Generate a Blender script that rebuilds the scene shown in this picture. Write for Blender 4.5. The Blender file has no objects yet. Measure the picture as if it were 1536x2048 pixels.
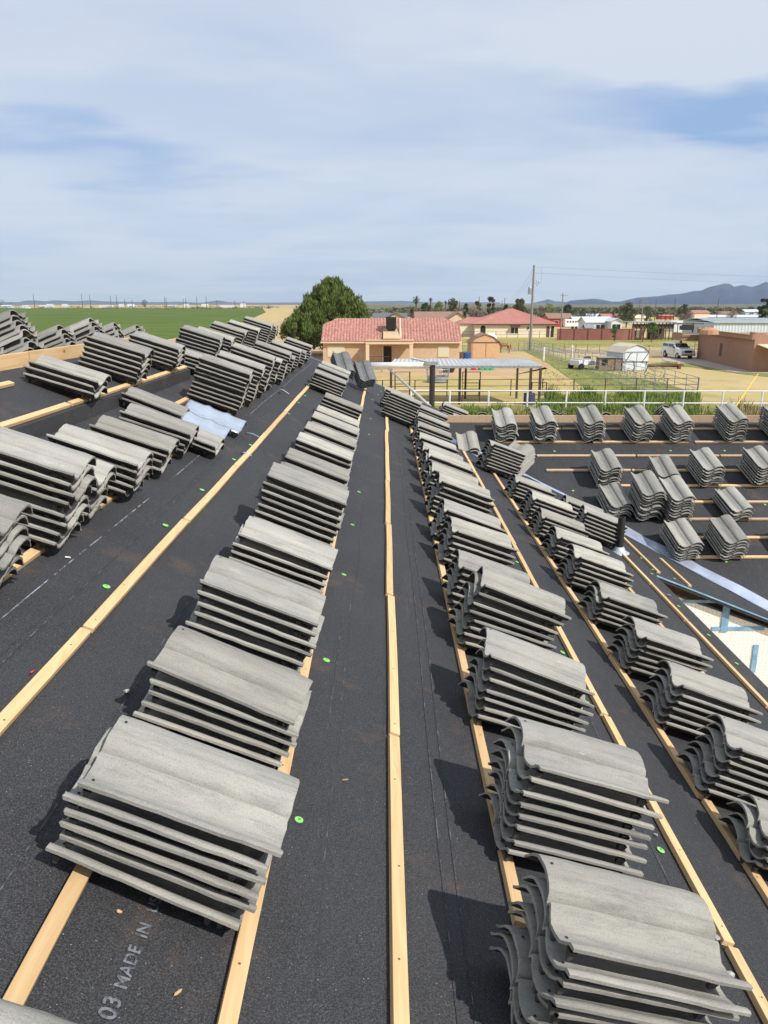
import bpy, bmesh, math, random
from mathutils import Vector, Matrix, noise
R = math.radians
random.seed(7)
S = bpy.context.scene
COL = S.collection
# ------------------------------------------------------------------ camera
CZ = 7.2                                   # eye height above the ground
F, YH = 1540.0, 606.0                      # focal length and horizon row, in photo pixels
TH = math.atan((1024 - YH) / F)            # downward pitch
c_, s_ = math.cos(TH), math.sin(TH)
cam = bpy.data.objects.new('camera', bpy.data.cameras.new('camera'))
COL.objects.link(cam); S.camera = cam
cam.location = (0, 0, CZ); cam.rotation_euler = (R(90) - TH, 0, 0)
cam.data.sensor_fit = 'VERTICAL'; cam.data.sensor_height = 36; cam.data.lens = 36 * F / 2048
cam.data.clip_start = 0.05; cam.data.clip_end = 40000
S.render.resolution_x, S.render.resolution_y = 768, 1024
# ------------------------------------------------------------------ sun
SUN_EL, SUN_AZ = R(43), math.atan2(-0.66, 0.75)       # azimuth measured from +X
sd = Vector((math.cos(SUN_EL) * math.cos(SUN_AZ), math.cos(SUN_EL) * math.sin(SUN_AZ), math.sin(SUN_EL)))
sun = bpy.data.objects.new('sun', bpy.data.lights.new('sun', 'SUN'))
COL.objects.link(sun); sun.data.energy = 5.0; sun.data.angle = R(0.55); sun.data.color = (1, .955, .89)
sun.rotation_euler = sd.to_track_quat('Z', 'Y').to_euler(); sun.location = (20, -20, 40)
# ------------------------------------------------------------------ sky
W = bpy.data.worlds.new('World'); S.world = W; W.use_nodes = True
nt = W.node_tree; nt.nodes.clear()
def nn(nt, t, **k):
    n = nt.nodes.new(t)
    for a, v in k.items():
        if hasattr(n, a): setattr(n, a, v)
        else: n.inputs[a].default_value = v
    return n
L = lambda a, b: nt.links.new(a, b)
out = nn(nt, 'ShaderNodeOutputWorld'); bg = nn(nt, 'ShaderNodeBackground'); bg.inputs['Strength'].default_value = .105
sky = nn(nt, 'ShaderNodeTexSky', sky_type='NISHITA', sun_disc=False)
sky.sun_elevation = SUN_EL; sky.sun_rotation = math.pi / 2 - SUN_AZ; sky.air_density = 1.0; sky.dust_density = 1.6; sky.ozone_density = 2.2
tc = nn(nt, 'ShaderNodeTexCoord'); sep = nn(nt, 'ShaderNodeSeparateXYZ'); L(tc.outputs['Generated'], sep.inputs[0])
def M(op, a, b=None, cl=False):
    n = nt.nodes.new('ShaderNodeMath'); n.operation = op; n.use_clamp = cl
    for i, v in enumerate((a, b)):
        if v is None: continue
        if isinstance(v, (int, float)): n.inputs[i].default_value = v
        else: nt.links.new(v, n.inputs[i])
    return n.outputs[0]
zz = M('ADD', M('MAXIMUM', sep.outputs[2], 0.0), .10)
comb = nn(nt, 'ShaderNodeCombineXYZ'); L(M('DIVIDE', sep.outputs[0], zz), comb.inputs[0]); L(M('DIVIDE', sep.outputs[1], zz), comb.inputs[1])
mp = nn(nt, 'ShaderNodeMapping'); L(comb.outputs[0], mp.inputs[0]); mp.inputs['Rotation'].default_value = (0, 0, R(-18)); mp.inputs['Scale'].default_value = (.40, .55, 1); mp.inputs['Location'].default_value = (.3, 1.7, 0)
n1 = nn(nt, 'ShaderNodeTexNoise'); L(mp.outputs[0], n1.inputs['Vector']); n1.inputs['Scale'].default_value = 1.1; n1.inputs['Detail'].default_value = 5; n1.inputs['Roughness'].default_value = .5; n1.inputs['Distortion'].default_value = .6
mp2 = nn(nt, 'ShaderNodeMapping'); L(comb.outputs[0], mp2.inputs[0]); mp2.inputs['Scale'].default_value = (.8, 1.3, 1); mp2.inputs['Rotation'].default_value = (0, 0, R(-24))
n2 = nn(nt, 'ShaderNodeTexNoise'); L(mp2.outputs[0], n2.inputs['Vector']); n2.inputs['Scale'].default_value = 1.6; n2.inputs['Detail'].default_value = 4; n2.inputs['Roughness'].default_value = .5
cl = M('ADD', M('MULTIPLY', n1.outputs[0], .8), M('MULTIPLY', n2.outputs[0], .3))
def gap(px, py, wx, wy, amt, tilt=0):      # an opening in the cirrus, in azimuth/elevation
    d = Vector(((px - 768) / F, c_ + (1024 - py) / F * s_, -s_ + (1024 - py) / F * c_)).normalized()
    az = M('SUBTRACT', M('ARCTAN2', sep.outputs[0], sep.outputs[1]), math.atan2(d.x, d.y))
    el = M('SUBTRACT', M('ARCSINE', sep.outputs[2]), math.asin(d.z))
    el = M('SUBTRACT', el, M('MULTIPLY', az, tilt))
    wob = M('MULTIPLY', M('SUBTRACT', n2.outputs[0], .5), .16)
    el = M('ADD', el, wob)
    q = M('ADD', M('POWER', M('DIVIDE', az, wx), 2.0), M('POWER', M('DIVIDE', el, wy), 2.0))
    return M('MULTIPLY', M('EXPONENT', M('MULTIPLY', q, -1.0)), amt)
for g in (gap(1460, 205, .17, .030, .62, -.05), gap(900, 150, .14, .035, .10), gap(250, 335, .24, .017, .17, -.06), gap(440, 200, .2, .03, .10), gap(60, 270, .16, .02, .18, -.1), gap(1100, 290, .3, .02, .08, -.05)):
    cl = M('SUBTRACT', cl, g)
cov = nn(nt, 'ShaderNodeMapRange'); L(cl, cov.inputs[0]); cov.inputs[1].default_value = .10; cov.inputs[2].default_value = .60; cov.inputs[3].default_value = .20; cov.inputs[4].default_value = .95
mx = nn(nt, 'ShaderNodeMix', data_type='RGBA'); L(cov.outputs[0], mx.inputs[0]); bl = nn(nt, 'ShaderNodeMix', data_type='RGBA'); bl.inputs[0].default_value = .72; L(sky.outputs[0], bl.inputs[6]); bl.inputs[7].default_value = (2.1, 4.1, 7.9, 1); L(bl.outputs[2], mx.inputs[6])
hr = nn(nt, 'ShaderNodeMapRange'); L(sep.outputs[2], hr.inputs[0]); hr.inputs[1].default_value = 0.0; hr.inputs[2].default_value = .34
cc = nn(nt, 'ShaderNodeMix', data_type='RGBA'); L(hr.outputs[0], cc.inputs[0]); cc.inputs[6].default_value = (6.3, 7.2, 8.3, 1); cc.inputs[7].default_value = (6.7, 7.2, 8.1, 1)
L(cc.outputs[2], mx.inputs[7]); L(mx.outputs[2], bg.inputs[0]); L(bg.outputs[0], out.inputs[0])
vs = S.view_settings; vs.view_transform = 'Standard'; vs.look = 'None'; vs.exposure = 0; vs.gamma = 1; vs.use_curve_mapping = False
S.render.engine = 'CYCLES'
# ------------------------------------------------------------------ materials
def mat(name, col, rough=.8, metal=0, col2=None, scale=8, detail=4, bump=0, bscale=60, lo=.35, hi=.65, spec=.5, vary=0, coord='Object', stretch=None, col3=None, scale3=1.0, lo3=.5, hi3=.65, bdist=.01):
    m = bpy.data.materials.new(name); m.use_nodes = True; t = m.node_tree; b = t.nodes['Principled BSDF']
    b.inputs['Roughness'].default_value = rough; b.inputs['Metallic'].default_value = metal; b.inputs['Specular IOR Level'].default_value = spec
    k = lambda a, b2: t.links.new(a, b2)
    tc = t.nodes.new('ShaderNodeTexCoord'); src = tc.outputs[coord]
    if stretch:
        mpn = t.nodes.new('ShaderNodeMapping'); mpn.inputs['Scale'].default_value = stretch; k(src, mpn.inputs[0]); vsrc = mpn.outputs[0]
    else: vsrc = src
    col = tuple(col) + (1,) if len(col) == 3 else col
    cur = None
    if col2:
        n = t.nodes.new('ShaderNodeTexNoise'); n.inputs['Scale'].default_value = scale; n.inputs['Detail'].default_value = detail; n.inputs['Roughness'].default_value = .6; k(vsrc, n.inputs[0])
        r = t.nodes.new('ShaderNodeMapRange'); r.inputs[1].default_value = lo; r.inputs[2].default_value = hi; k(n.outputs[0], r.inputs[0])
        x = t.nodes.new('ShaderNodeMix'); x.data_type = 'RGBA'; x.inputs[6].default_value = col; x.inputs[7].default_value = tuple(col2) + (1,); k(r.outputs[0], x.inputs[0]); cur = x.outputs[2]
    if col3:
        n = t.nodes.new('ShaderNodeTexNoise'); n.inputs['Scale'].default_value = scale3; n.inputs['Detail'].default_value = 5; n.inputs['Roughness'].default_value = .65; k(src, n.inputs[0])
        r = t.nodes.new('ShaderNodeMapRange'); r.inputs[1].default_value = lo3; r.inputs[2].default_value = hi3; k(n.outputs[0], r.inputs[0])
        x = t.nodes.new('ShaderNodeMix'); x.data_type = 'RGBA'; x.inputs[7].default_value = tuple(col3) + (1,); k(r.outputs[0], x.inputs[0])
        if cur: k(cur, x.inputs[6])
        else: x.inputs[6].default_value = col
        cur = x.outputs[2]
    if vary:
        oi = t.nodes.new('ShaderNodeObjectInfo'); r = t.nodes.new('ShaderNodeMapRange'); r.inputs[3].default_value = 1 - vary; r.inputs[4].default_value = 1 + vary; k(oi.outputs['Random'], r.inputs[0])
        x = t.nodes.new('ShaderNodeVectorMath'); x.operation = 'SCALE'; k(r.outputs[0], x.inputs['Scale'])
        if cur: k(cur, x.inputs[0])
        else: x.inputs[0].default_value = col[:3]
        cur = x.outputs[0]
    if cur: k(cur, b.inputs['Base Color'])
    else: b.inputs['Base Color'].default_value = col
    if bump:
        n = t.nodes.new('ShaderNodeTexNoise'); n.inputs['Scale'].default_value = bscale; n.inputs['Detail'].default_value = 4; k(vsrc, n.inputs[0])
        bn = t.nodes.new('ShaderNodeBump'); bn.inputs['Strength'].default_value = bump; bn.inputs['Distance'].default_value = bdist; k(n.outputs[0], bn.inputs['Height']); k(bn.outputs[0], b.inputs['Normal'])
    return m

def felt_material():
    m = bpy.data.materials.new('roofing_felt'); m.use_nodes = True; t = m.node_tree; b = t.nodes['Principled BSDF']; k = t.links.new
    tc = t.nodes.new('ShaderNodeTexCoord')
    def noi(sc, det=3, ro=.6, st=None):
        n = t.nodes.new('ShaderNodeTexNoise'); n.inputs['Scale'].default_value = sc; n.inputs['Detail'].default_value = det; n.inputs['Roughness'].default_value = ro
        if st:
            mpn = t.nodes.new('ShaderNodeMapping'); mpn.inputs['Scale'].default_value = st; k(tc.outputs['Object'], mpn.inputs[0]); k(mpn.outputs[0], n.inputs[0])
        else: k(tc.outputs['Object'], n.inputs[0])
        return n.outputs[0]
    def ramp(s, a, c, o0=0, o1=1):
        r = t.nodes.new('ShaderNodeMapRange'); r.inputs[1].default_value = a; r.inputs[2].default_value = c; r.inputs[3].default_value = o0; r.inputs[4].default_value = o1; k(s, r.inputs[0]); return r.outputs[0]
    def mix(f, a, c):
        x = t.nodes.new('ShaderNodeMix'); x.data_type = 'RGBA'; k(f, x.inputs[0])
        for i, v in ((6, a), (7, c)):
            if isinstance(v, tuple): x.inputs[i].default_value = v + (1,)
            else: k(v, x.inputs[i])
        return x.outputs[2]
    c = mix(ramp(noi(1.6, 5), .35, .7), (.020, .0205, .0225), (.031, .031, .0325))
    c = mix(ramp(noi(300, 2, .5), .42, .68), c, (.072, .073, .078))
    c = mix(ramp(noi(260, 1, .5), .75, .775), c, (.34, .34, .35))          # bright mineral grains
    c = mix(ramp(noi(3.1, 6, .7), .56, .80, 0, .45), c, (.17, .105, .065))    # reddish dust
    c = mix(ramp(noi(2.3, 6, .75, (1.0, .12, 1.0)), .58, .84, 0, .42), c, (.13, .125, .12))  # scuffing along the roll
    k(c, b.inputs['Base Color']); b.inputs['Roughness'].default_value = .74; b.inputs['Specular IOR Level'].default_value = .32
    b1 = t.nodes.new('ShaderNodeBump'); b1.inputs['Strength'].default_value = .55; b1.inputs['Distance'].default_value = .003; k(noi(280, 3), b1.inputs['Height'])
    b2 = t.nodes.new('ShaderNodeBump'); b2.inputs['Strength'].default_value = .8; b2.inputs['Distance'].default_value = .035; k(noi(3.2, 4, .55, (1, .35, 1)), b2.inputs['Height']); k(b1.outputs[0], b2.inputs['Normal'])
    k(b2.outputs[0], b.inputs['Normal']); return m

def tile_material(name, a, bcol, light, dark, rough=.86, spec=.3):
    m = bpy.data.materials.new(name); m.use_nodes = True; t = m.node_tree; b = t.nodes['Principled BSDF']; k = t.links.new
    tc = t.nodes.new('ShaderNodeTexCoord'); oi = t.nodes.new('ShaderNodeObjectInfo')
    off = t.nodes.new('ShaderNodeVectorMath'); off.operation = 'SCALE'; cb = t.nodes.new('ShaderNodeCombineXYZ')
    for i in range(3): k(oi.outputs['Random'], cb.inputs[i])
    k(cb.outputs[0], off.inputs[0]); off.inputs['Scale'].default_value = 37.0
    ad = t.nodes.new('ShaderNodeVectorMath'); ad.operation = 'ADD'; k(tc.outputs['Object'], ad.inputs[0]); k(off.outputs[0], ad.inputs[1]); src = ad.outputs[0]
    def noi(sc, det=4, ro=.6, st=None):
        n = t.nodes.new('ShaderNodeTexNoise'); n.inputs['Scale'].default_value = sc; n.inputs['Detail'].default_value = det; n.inputs['Roughness'].default_value = ro
        if st:
            mpn = t.nodes.new('ShaderNodeMapping'); mpn.inputs['Scale'].default_value = st; k(src, mpn.inputs[0]); k(mpn.outputs[0], n.inputs[0])
        else: k(src, n.inputs[0])
        return n.outputs[0]
    def ramp(s, p, q, o0=0, o1=1):
        r = t.nodes.new('ShaderNodeMapRange'); r.inputs[1].default_value = p; r.inputs[2].default_value = q; r.inputs[3].default_value = o0; r.inputs[4].default_value = o1; k(s, r.inputs[0]); return r.outputs[0]
    def mix(f, p, q):
        x = t.nodes.new('ShaderNodeMix'); x.data_type = 'RGBA'; k(f, x.inputs[0])
        for i, v in ((6, p), (7, q)):
            if isinstance(v, tuple): x.inputs[i].default_value = v + (1,)
            else: k(v, x.inputs[i])
        return x.outputs[2]
    c = mix(oi.outputs['Random'], a, bcol)
    c = mix(ramp(noi(5, 5, .6, (.5, 1.6, 1)), .38, .68, 0, .55), c, light)
    c = mix(ramp(noi(24, 4, .7, (.12, 2.2, 1)), .5, .72, 0, .35), c, dark)
    c = mix(ramp(noi(11, 5, .7, (.35, 1.5, 1)), .52, .74, 0, .55), c, dark)
    c = mix(ramp(noi(290, 2, .7), .50, .70, 0, .40), c, dark)
    c = mix(ramp(noi(330, 2, .7), .54, .72, 0, .35), c, light)
    c = mix(ramp(noi(13, 6, .8, (.6, 1.8, 1)), .62, .76, 0, .6), c, (.50, .50, .48))     # efflorescence
    c = mix(ramp(noi(7, 5, .7), .60, .76, 0, .38), c, (.34, .24, .17))                    # faint rusty dust
    rr = t.nodes.new('ShaderNodeMath'); rr.operation = 'FRACT'; r7 = t.nodes.new('ShaderNodeMath'); r7.operation = 'MULTIPLY'; r7.inputs[1].default_value = 7.31; k(oi.outputs['Random'], r7.inputs[0]); k(r7.outputs[0], rr.inputs[0])
    sc = t.nodes.new('ShaderNodeVectorMath'); sc.operation = 'SCALE'; k(c, sc.inputs[0]); k(ramp(rr.outputs[0], 0, 1, .74, 1.16), sc.inputs['Scale']); c = sc.outputs[0]
    k(c, b.inputs['Base Color']); b.inputs['Roughness'].default_value = rough; b.inputs['Specular IOR Level'].default_value = spec
    b1 = t.nodes.new('ShaderNodeBump'); b1.inputs['Strength'].default_value = .7; b1.inputs['Distance'].default_value = .0022; k(noi(230, 3, .7), b1.inputs['Height'])
    b2 = t.nodes.new('ShaderNodeBump'); b2.inputs['Strength'].default_value = .35; b2.inputs['Distance'].default_value = .006; k(noi(22, 3, .6, (.4, 1.5, 1)), b2.inputs['Height']); k(b1.outputs[0], b2.inputs['Normal'])
    k(b2.outputs[0], b.inputs['Normal']); return m

def wood_material(name, a, b_, dk):
    m = bpy.data.materials.new(name); m.use_nodes = True; t = m.node_tree; b = t.nodes['Principled BSDF']; k = t.links.new
    tc = t.nodes.new('ShaderNodeTexCoord'); mpn = t.nodes.new('ShaderNodeMapping'); mpn.inputs['Scale'].default_value = (3.2, .22, 3.2); k(tc.outputs['Object'], mpn.inputs[0])
    n = t.nodes.new('ShaderNodeTexNoise'); n.inputs['Scale'].default_value = 9; n.inputs['Detail'].default_value = 5; k(mpn.outputs[0], n.inputs[0])
    n.inputs['Distortion'].default_value = 1.2
    r = t.nodes.new('ShaderNodeValToRGB'); k(n.outputs[0], r.inputs[0]); e = r.color_ramp.elements
    e[0].position = .3; e[0].color = b_ + (1,); e[1].position = .58; e[1].color = a + (1,)
    q = e.new(.72); q.color = b_ + (1,); q = e.new(.83); q.color = dk + (1,)
    v = t.nodes.new('ShaderNodeTexVoronoi'); v.inputs['Scale'].default_value = 4.2; mp3 = t.nodes.new('ShaderNodeMapping'); mp3.inputs['Scale'].default_value = (1.6, .8, 1.6); k(tc.outputs['Object'], mp3.inputs[0]); k(mp3.outputs[0], v.inputs[0])
    kr = t.nodes.new('ShaderNodeMapRange'); kr.inputs[1].default_value = .06; kr.inputs[2].default_value = .12; kr.inputs[3].default_value = .95; kr.inputs[4].default_value = 0; k(v.outputs['Distance'], kr.inputs[0])
    x = t.nodes.new('ShaderNodeMix'); x.data_type = 'RGBA'; k(kr.outputs[0], x.inputs[0]); k(r.outputs[0], x.inputs[6]); x.inputs[7].default_value = dk + (1,)
    oi = t.nodes.new('ShaderNodeObjectInfo'); rr = t.nodes.new('ShaderNodeMapRange'); rr.inputs[3].default_value = .86; rr.inputs[4].default_value = 1.1; k(oi.outputs['Random'], rr.inputs[0])
    sc = t.nodes.new('ShaderNodeVectorMath'); sc.operation = 'SCALE'; k(x.outputs[2], sc.inputs[0]); k(rr.outputs[0], sc.inputs['Scale'])
    k(sc.outputs[0], b.inputs['Base Color']); b.inputs['Roughness'].default_value = .75; b.inputs['Specular IOR Level'].default_value = .25
    bn = t.nodes.new('ShaderNodeBump'); bn.inputs['Strength'].default_value = .25; bn.inputs['Distance'].default_value = .002; k(n.outputs[0], bn.inputs['Height']); k(bn.outputs[0], b.inputs['Normal'])
    return m

MT = {}
MT['felt'] = felt_material()
MT['tile'] = tile_material('concrete_tile', (.255, .254, .238), (.335, .322, .280), (.46, .445, .39), (.11, .112, .108))
MT['tile_dark'] = tile_material('dark_concrete_tile', (.125, .13, .13), (.16, .165, .165), (.22, .225, .22), (.06, .063, .065), .62, .5)
MT['nailspot'] = mat('rusty_nail_head', (.12, .08, .05), .6)
MT['under'] = mat('painted_shade_underside', (.075, .073, .068), .95, 0, (.045, .045, .043), 9, 5)  # undersides and lugs darkened: shade of the gaps put into the colour
MT['hole'] = mat('nail_hole', (.01, .01, .01))
MT['pine'] = wood_material('pine_batten', (.66, .465, .25), (.54, .345, .165), (.27, .12, .05))
MT['pine_red'] = wood_material('reddish_pine', (.50, .36, .24), (.42, .28, .175), (.24, .13, .08))
MT['steel'] = mat('galvanised_steel', (.78, .83, .90), .3, .85, (.68, .74, .82), 14, bump=.08, bscale=20)
MT['galv'] = mat('weathered_galvanised', (.42, .44, .46), .5, .6, (.30, .32, .34), 6)
MT['film'] = mat('valley_metal', (.66, .72, .84), .3, .55, (.5, .57, .72), 5, bump=.25, bscale=7, bdist=.02)
MT['green'] = mat('lime_plastic', (.19, .62, .10), .5, 0, (.25, .60, .16), 90)
MT['nail'] = mat('nail_head', (.25, .3, .2), .4, .8)
MT['chalk'] = mat('chalk', (.20, .22, .27), .95)
MT['chalk_w'] = mat('white_chalk', (.34, .37, .43), .95)
MT['abs'] = mat('black_abs', (.018, .018, .02), .35)
MT['lead'] = mat('grey_sealant', (.55, .58, .64), .55, .3, (.35, .37, .42), 30)
MT['blue'] = mat('blue_tape', (.13, .29, .47), .8, 0, (.24, .42, .58), 9)
MT['white'] = mat('white_paint', (.78, .78, .76), .5, 0, (.66, .66, .64), 3)
MT['black'] = mat('black_paint', (.022, .02, .02), .5)
MT['rust'] = mat('rusty_post', (.07, .035, .028), .7)
MT['string'] = mat('blue_string', (.22, .42, .55), .8)
MT['chip'] = mat('mortar_chip', (.45, .44, .42), .9)
MT['stucco'] = mat('tan_stucco', (.56, .40, .25), .95, 0, (.50, .35, .21), 2.0, bump=.3, bscale=18)
MT['trim'] = mat('tan_trim', (.66, .50, .33), .9)
MT['cream'] = mat('cream_stucco', (.74, .66, .50), .95, 0, (.68, .60, .45), 1.2)
MT['adobe'] = mat('salmon_stucco', (.36, .205, .135), .95, 0, (.32, .18, .118), 1.4, bump=.3, bscale=14)
MT['adobe_lit'] = mat('sunlit_orange_stucco', (.50, .27, .15), .95, 0, (.42, .22, .12), 2)  # lighter copy of the adobe stucco, sunlight put into its colour
MT['glass'] = mat('dark_glass', (.02, .024, .03), .08, spec=.8)
MT['blind'] = mat('closed_blind', (.60, .54, .38), .7)
MT['dark'] = mat('dark_opening', (.02, .018, .016), .9)
MT['brown'] = mat('brown_wood', (.11, .055, .035), .8)
MT['redroof'] = mat('red_clay_tile', (.42, .19, .15), .8, 0, (.33, .135, .105), 1.6, vary=.0, col3=(.60, .40, .33), scale3=4.0, lo3=.5, hi3=.75)
MT['redmetal'] = mat('red_metal_roof', (.43, .18, .14), .6, 0, (.37, .15, .115), .7)
MT['browntile'] = mat('brown_tile_roof', (.30, .18, .13), .85, 0, (.24, .14, .10), 1.5)
MT['greyshingle'] = mat('grey_shingles', (.11, .11, .12), .9, 0, (.15, .15, .16), 2)
MT['siding'] = mat('pale_siding', (.60, .64, .66), .8)
MT['whitemetal'] = mat('white_metal_sheet', (.62, .66, .68), .55, .1, (.55, .60, .62), 1.5)
MT['beigemetal'] = mat('beige_metal_sheet', (.56, .50, .38), .6, 0, (.5, .44, .33), 1)
MT['corr'] = mat('corrugated_roof_sheet', (.52, .54, .54), .5, .15, (.42, .44, .45), .8)
MT['shedwood'] = mat('peach_plywood', (.62, .40, .23), .9, 0, (.56, .35, .19), 2)
MT['block'] = mat('red_block', (.25, .095, .075), .9, 0, (.21, .08, .065), 1.0, col3=(.30, .13, .10), scale3=.25)
MT['bark'] = mat('bark', (.12, .085, .06), .95, 0, (.07, .05, .035), 9, bump=.6, bscale=12)
MT['polewood'] = mat('grey_pole_wood', (.27, .25, .23), .9, 0, (.18, .165, .15), 5)
MT['far_pole'] = mat('dark_pole_wood', (.10, .07, .055), .9)
MT['wire'] = mat('cable', (.12, .12, .13), .6)
def leafmat(n, a, b, c):
    m = mat(n, a, .6, 0, b, .9, 3, lo=.3, hi=.7, col3=c, scale3=3.5, lo3=.48, hi3=.7, spec=.25)
    return m
MT['leaf_pine'] = leafmat('pine_foliage', (.075, .115, .028), (.11, .155, .032), (.17, .20, .045))
MT['leaf_dark'] = leafmat('dark_foliage', (.030, .050, .022), (.045, .065, .028), (.06, .085, .03))
MT['leaf_olive'] = leafmat('olive_foliage', (.075, .085, .04), (.10, .105, .045), (.12, .12, .06))
MT['leaf_lime'] = leafmat('light_foliage', (.13, .17, .04), (.16, .20, .05), (.2, .22, .07))
MT['leaf_bare'] = leafmat('bare_twigs', (.17, .125, .10), (.21, .16, .13), (.25, .19, .15))
MT['leaf_bright'] = leafmat('bright_foliage', (.06, .13, .03), (.09, .17, .04), (.12, .22, .05))
MT['grass'] = leafmat('tall_grass', (.13, .19, .04), (.20, .25, .06), (.10, .15, .03))
MT['drygrass'] = leafmat('dry_grass', (.34, .26, .12), (.27, .23, .10), (.40, .31, .16))
MT['horse'] = mat('chestnut_coat', (.26, .12, .055), .6, 0, (.20, .09, .04), 2)
MT['mane'] = mat('dark_mane', (.07, .035, .02), .8)
MT['carwhite'] = mat('white_car_paint', (.78, .79, .80), .25, spec=.6)
MT['tyre'] = mat('rubber', (.02, .02, .02), .85)
MT['rim'] = mat('wheel_alloy', (.5, .5, .52), .35, .8)
MT['lamp'] = mat('headlamp_glass', (.6, .62, .65), .15, .3)
MT['barrelblue'] = mat('blue_drum', (.02, .07, .22), .5)
MT['navy'] = mat('navy_drum', (.035, .05, .09), .6)
MT['tubgreen'] = mat('green_tub', (.03, .38, .16), .5)
MT['redp'] = mat('red_paint', (.45, .04, .03), .5)
MT['yellow'] = mat('yellow_plastic', (.75, .52, .03), .5)
MT['hutch'] = mat('weathered_plywood', (.30, .21, .13), .9, 0, (.20, .14, .09), 3)
MT['concrete'] = mat('concrete_slab', (.42, .37, .32), .9, 0, (.36, .31, .27), 2)

def lath_material():
    m = bpy.data.materials.new('wire_lath_over_foam'); m.use_nodes = True; t = m.node_tree; b = t.nodes['Principled BSDF']; k = t.links.new
    tc = t.nodes.new('ShaderNodeTexCoord'); v = t.nodes.new('ShaderNodeTexVoronoi'); v.feature = 'DISTANCE_TO_EDGE'; v.inputs['Scale'].default_value = 24; v.inputs['Randomness'].default_value = .6
    mp = t.nodes.new('ShaderNodeMapping'); mp.inputs['Scale'].default_value = (1, .02, 1.25); k(tc.outputs['Object'], mp.inputs[0]); k(mp.outputs[0], v.inputs[0])
    r = t.nodes.new('ShaderNodeMapRange'); r.inputs[1].default_value = .02; r.inputs[2].default_value = .05; r.inputs[3].default_value = 1; r.inputs[4].default_value = 0; k(v.outputs[0], r.inputs[0])
    x = t.nodes.new('ShaderNodeMix'); x.data_type = 'RGBA'; k(r.outputs[0], x.inputs[0]); x.inputs[6].default_value = (.84, .83, .78, 1); x.inputs[7].default_value = (.45, .45, .43, 1)
    k(x.outputs[2], b.inputs['Base Color']); b.inputs['Roughness'].default_value = .9; return m
MT['lath'] = lath_material()
# ------------------------------------------------------------------ mesh helpers
class MB:
    def __init__(s): s.v = []; s.f = []; s.m = []
    def add(s, vs, fs, mi=0):
        o = len(s.v); s.v += [tuple(p) for p in vs]; s.f += [tuple(i + o for i in f) for f in fs]; s.m += [mi] * len(fs); return s
    def box(s, c, d, rz=0, mi=0, M3=None):
        x, y, z = d[0] / 2, d[1] / 2, d[2] / 2
        vs = [Vector((a * x, b * y, e * z)) for e in (-1, 1) for b in (-1, 1) for a in (-1, 1)]
        if M3 is not None: vs = [M3 @ p for p in vs]
        if rz: q = Matrix.Rotation(rz, 3, 'Z'); vs = [q @ p for p in vs]
        return s.add([p + Vector(c) for p in vs], [(0, 2, 3, 1), (4, 5, 7, 6), (0, 1, 5, 4), (2, 6, 7, 3), (0, 4, 6, 2), (1, 3, 7, 5)], mi)
    def tube(s, pts, r, n=8, mi=0, cap=True):
        pts = [Vector(p) for p in pts]; rs = r if isinstance(r, (list, tuple)) else [r] * len(pts); vs = []; fs = []
        for i, p in enumerate(pts):
            d = (pts[min(i + 1, len(pts) - 1)] - pts[max(i - 1, 0)]).normalized()
            a = d.orthogonal().normalized() if abs(d.z) > .9 else d.cross(Vector((0, 0, 1))).normalized(); b = d.cross(a)
            vs += [p + (a * math.cos(2 * math.pi * j / n) + b * math.sin(2 * math.pi * j / n)) * rs[i] for j in range(n)]
        for i in range(len(pts) - 1):
            for j in range(n): fs.append((i * n + j, i * n + (j + 1) % n, (i + 1) * n + (j + 1) % n, (i + 1) * n + j))
        if cap: fs += [tuple(range(n))[::-1], tuple((len(pts) - 1) * n + j for j in range(n))]
        return s.add(vs, fs, mi)
    def lathe(s, prof, c=(0, 0, 0), n=16, mi=0):
        vs = []; fs = []
        for r, z in prof: vs += [(c[0] + r * math.cos(2 * math.pi * j / n), c[1] + r * math.sin(2 * math.pi * j / n), c[2] + z) for j in range(n)]
        for i in range(len(prof) - 1):
            for j in range(n): fs.append((i * n + j, i * n + (j + 1) % n, (i + 1) * n + (j + 1) % n, (i + 1) * n + j))
        fs += [tuple(range(n))[::-1], tuple((len(prof) - 1) * n + j for j in range(n))]
        return s.add(vs, fs, mi)
    def prism(s, poly, off, mi=0):          # closed polygon (3-D points) swept by a vector
        n = len(poly); off = Vector(off); vs = [Vector(p) for p in poly] + [Vector(p) + off for p in poly]
        return s.add(vs, [tuple(range(n))[::-1], tuple(range(n, 2 * n))] + [(i, (i + 1) % n, n + (i + 1) % n, n + i) for i in range(n)], mi)
    def mesh(s, name, mats, smooth=False):
        me = bpy.data.meshes.new(name); me.from_pydata(s.v, [], s.f)
        for m in (mats if isinstance(mats, (list, tuple)) else [mats]): me.materials.append(m)
        me.polygons.foreach_set('material_index', s.m)
        if smooth: me.polygons.foreach_set('use_smooth', [True] * len(s.f))
        me.update(); return me
    def fix(s, me):
        bm = bmesh.new(); bm.from_mesh(me); bmesh.ops.recalc_face_normals(bm, faces=bm.faces); bm.to_mesh(me); bm.free()
    def build(s, name, mats, parent=None, smooth=False, loc=None, bevel=0, autosmooth=False, recalc=True, **tags):
        me = s.mesh(name, mats, smooth)
        if recalc: s.fix(me)
        o = bpy.data.objects.new(name, me); COL.objects.link(o)
        if parent: o.parent = parent
        if loc: o.location = loc
        if bevel: b = o.modifiers.new('b', 'BEVEL'); b.width = bevel; b.segments = 2
        tag(o, **tags); return o
def tag(o, label=None, cat=None, group=None, kind=None):
    if label: o['label'] = label
    if cat: o['category'] = cat
    if group: o['group'] = group
    if kind or cat: o['kind'] = kind or 'thing'
    return o
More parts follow.
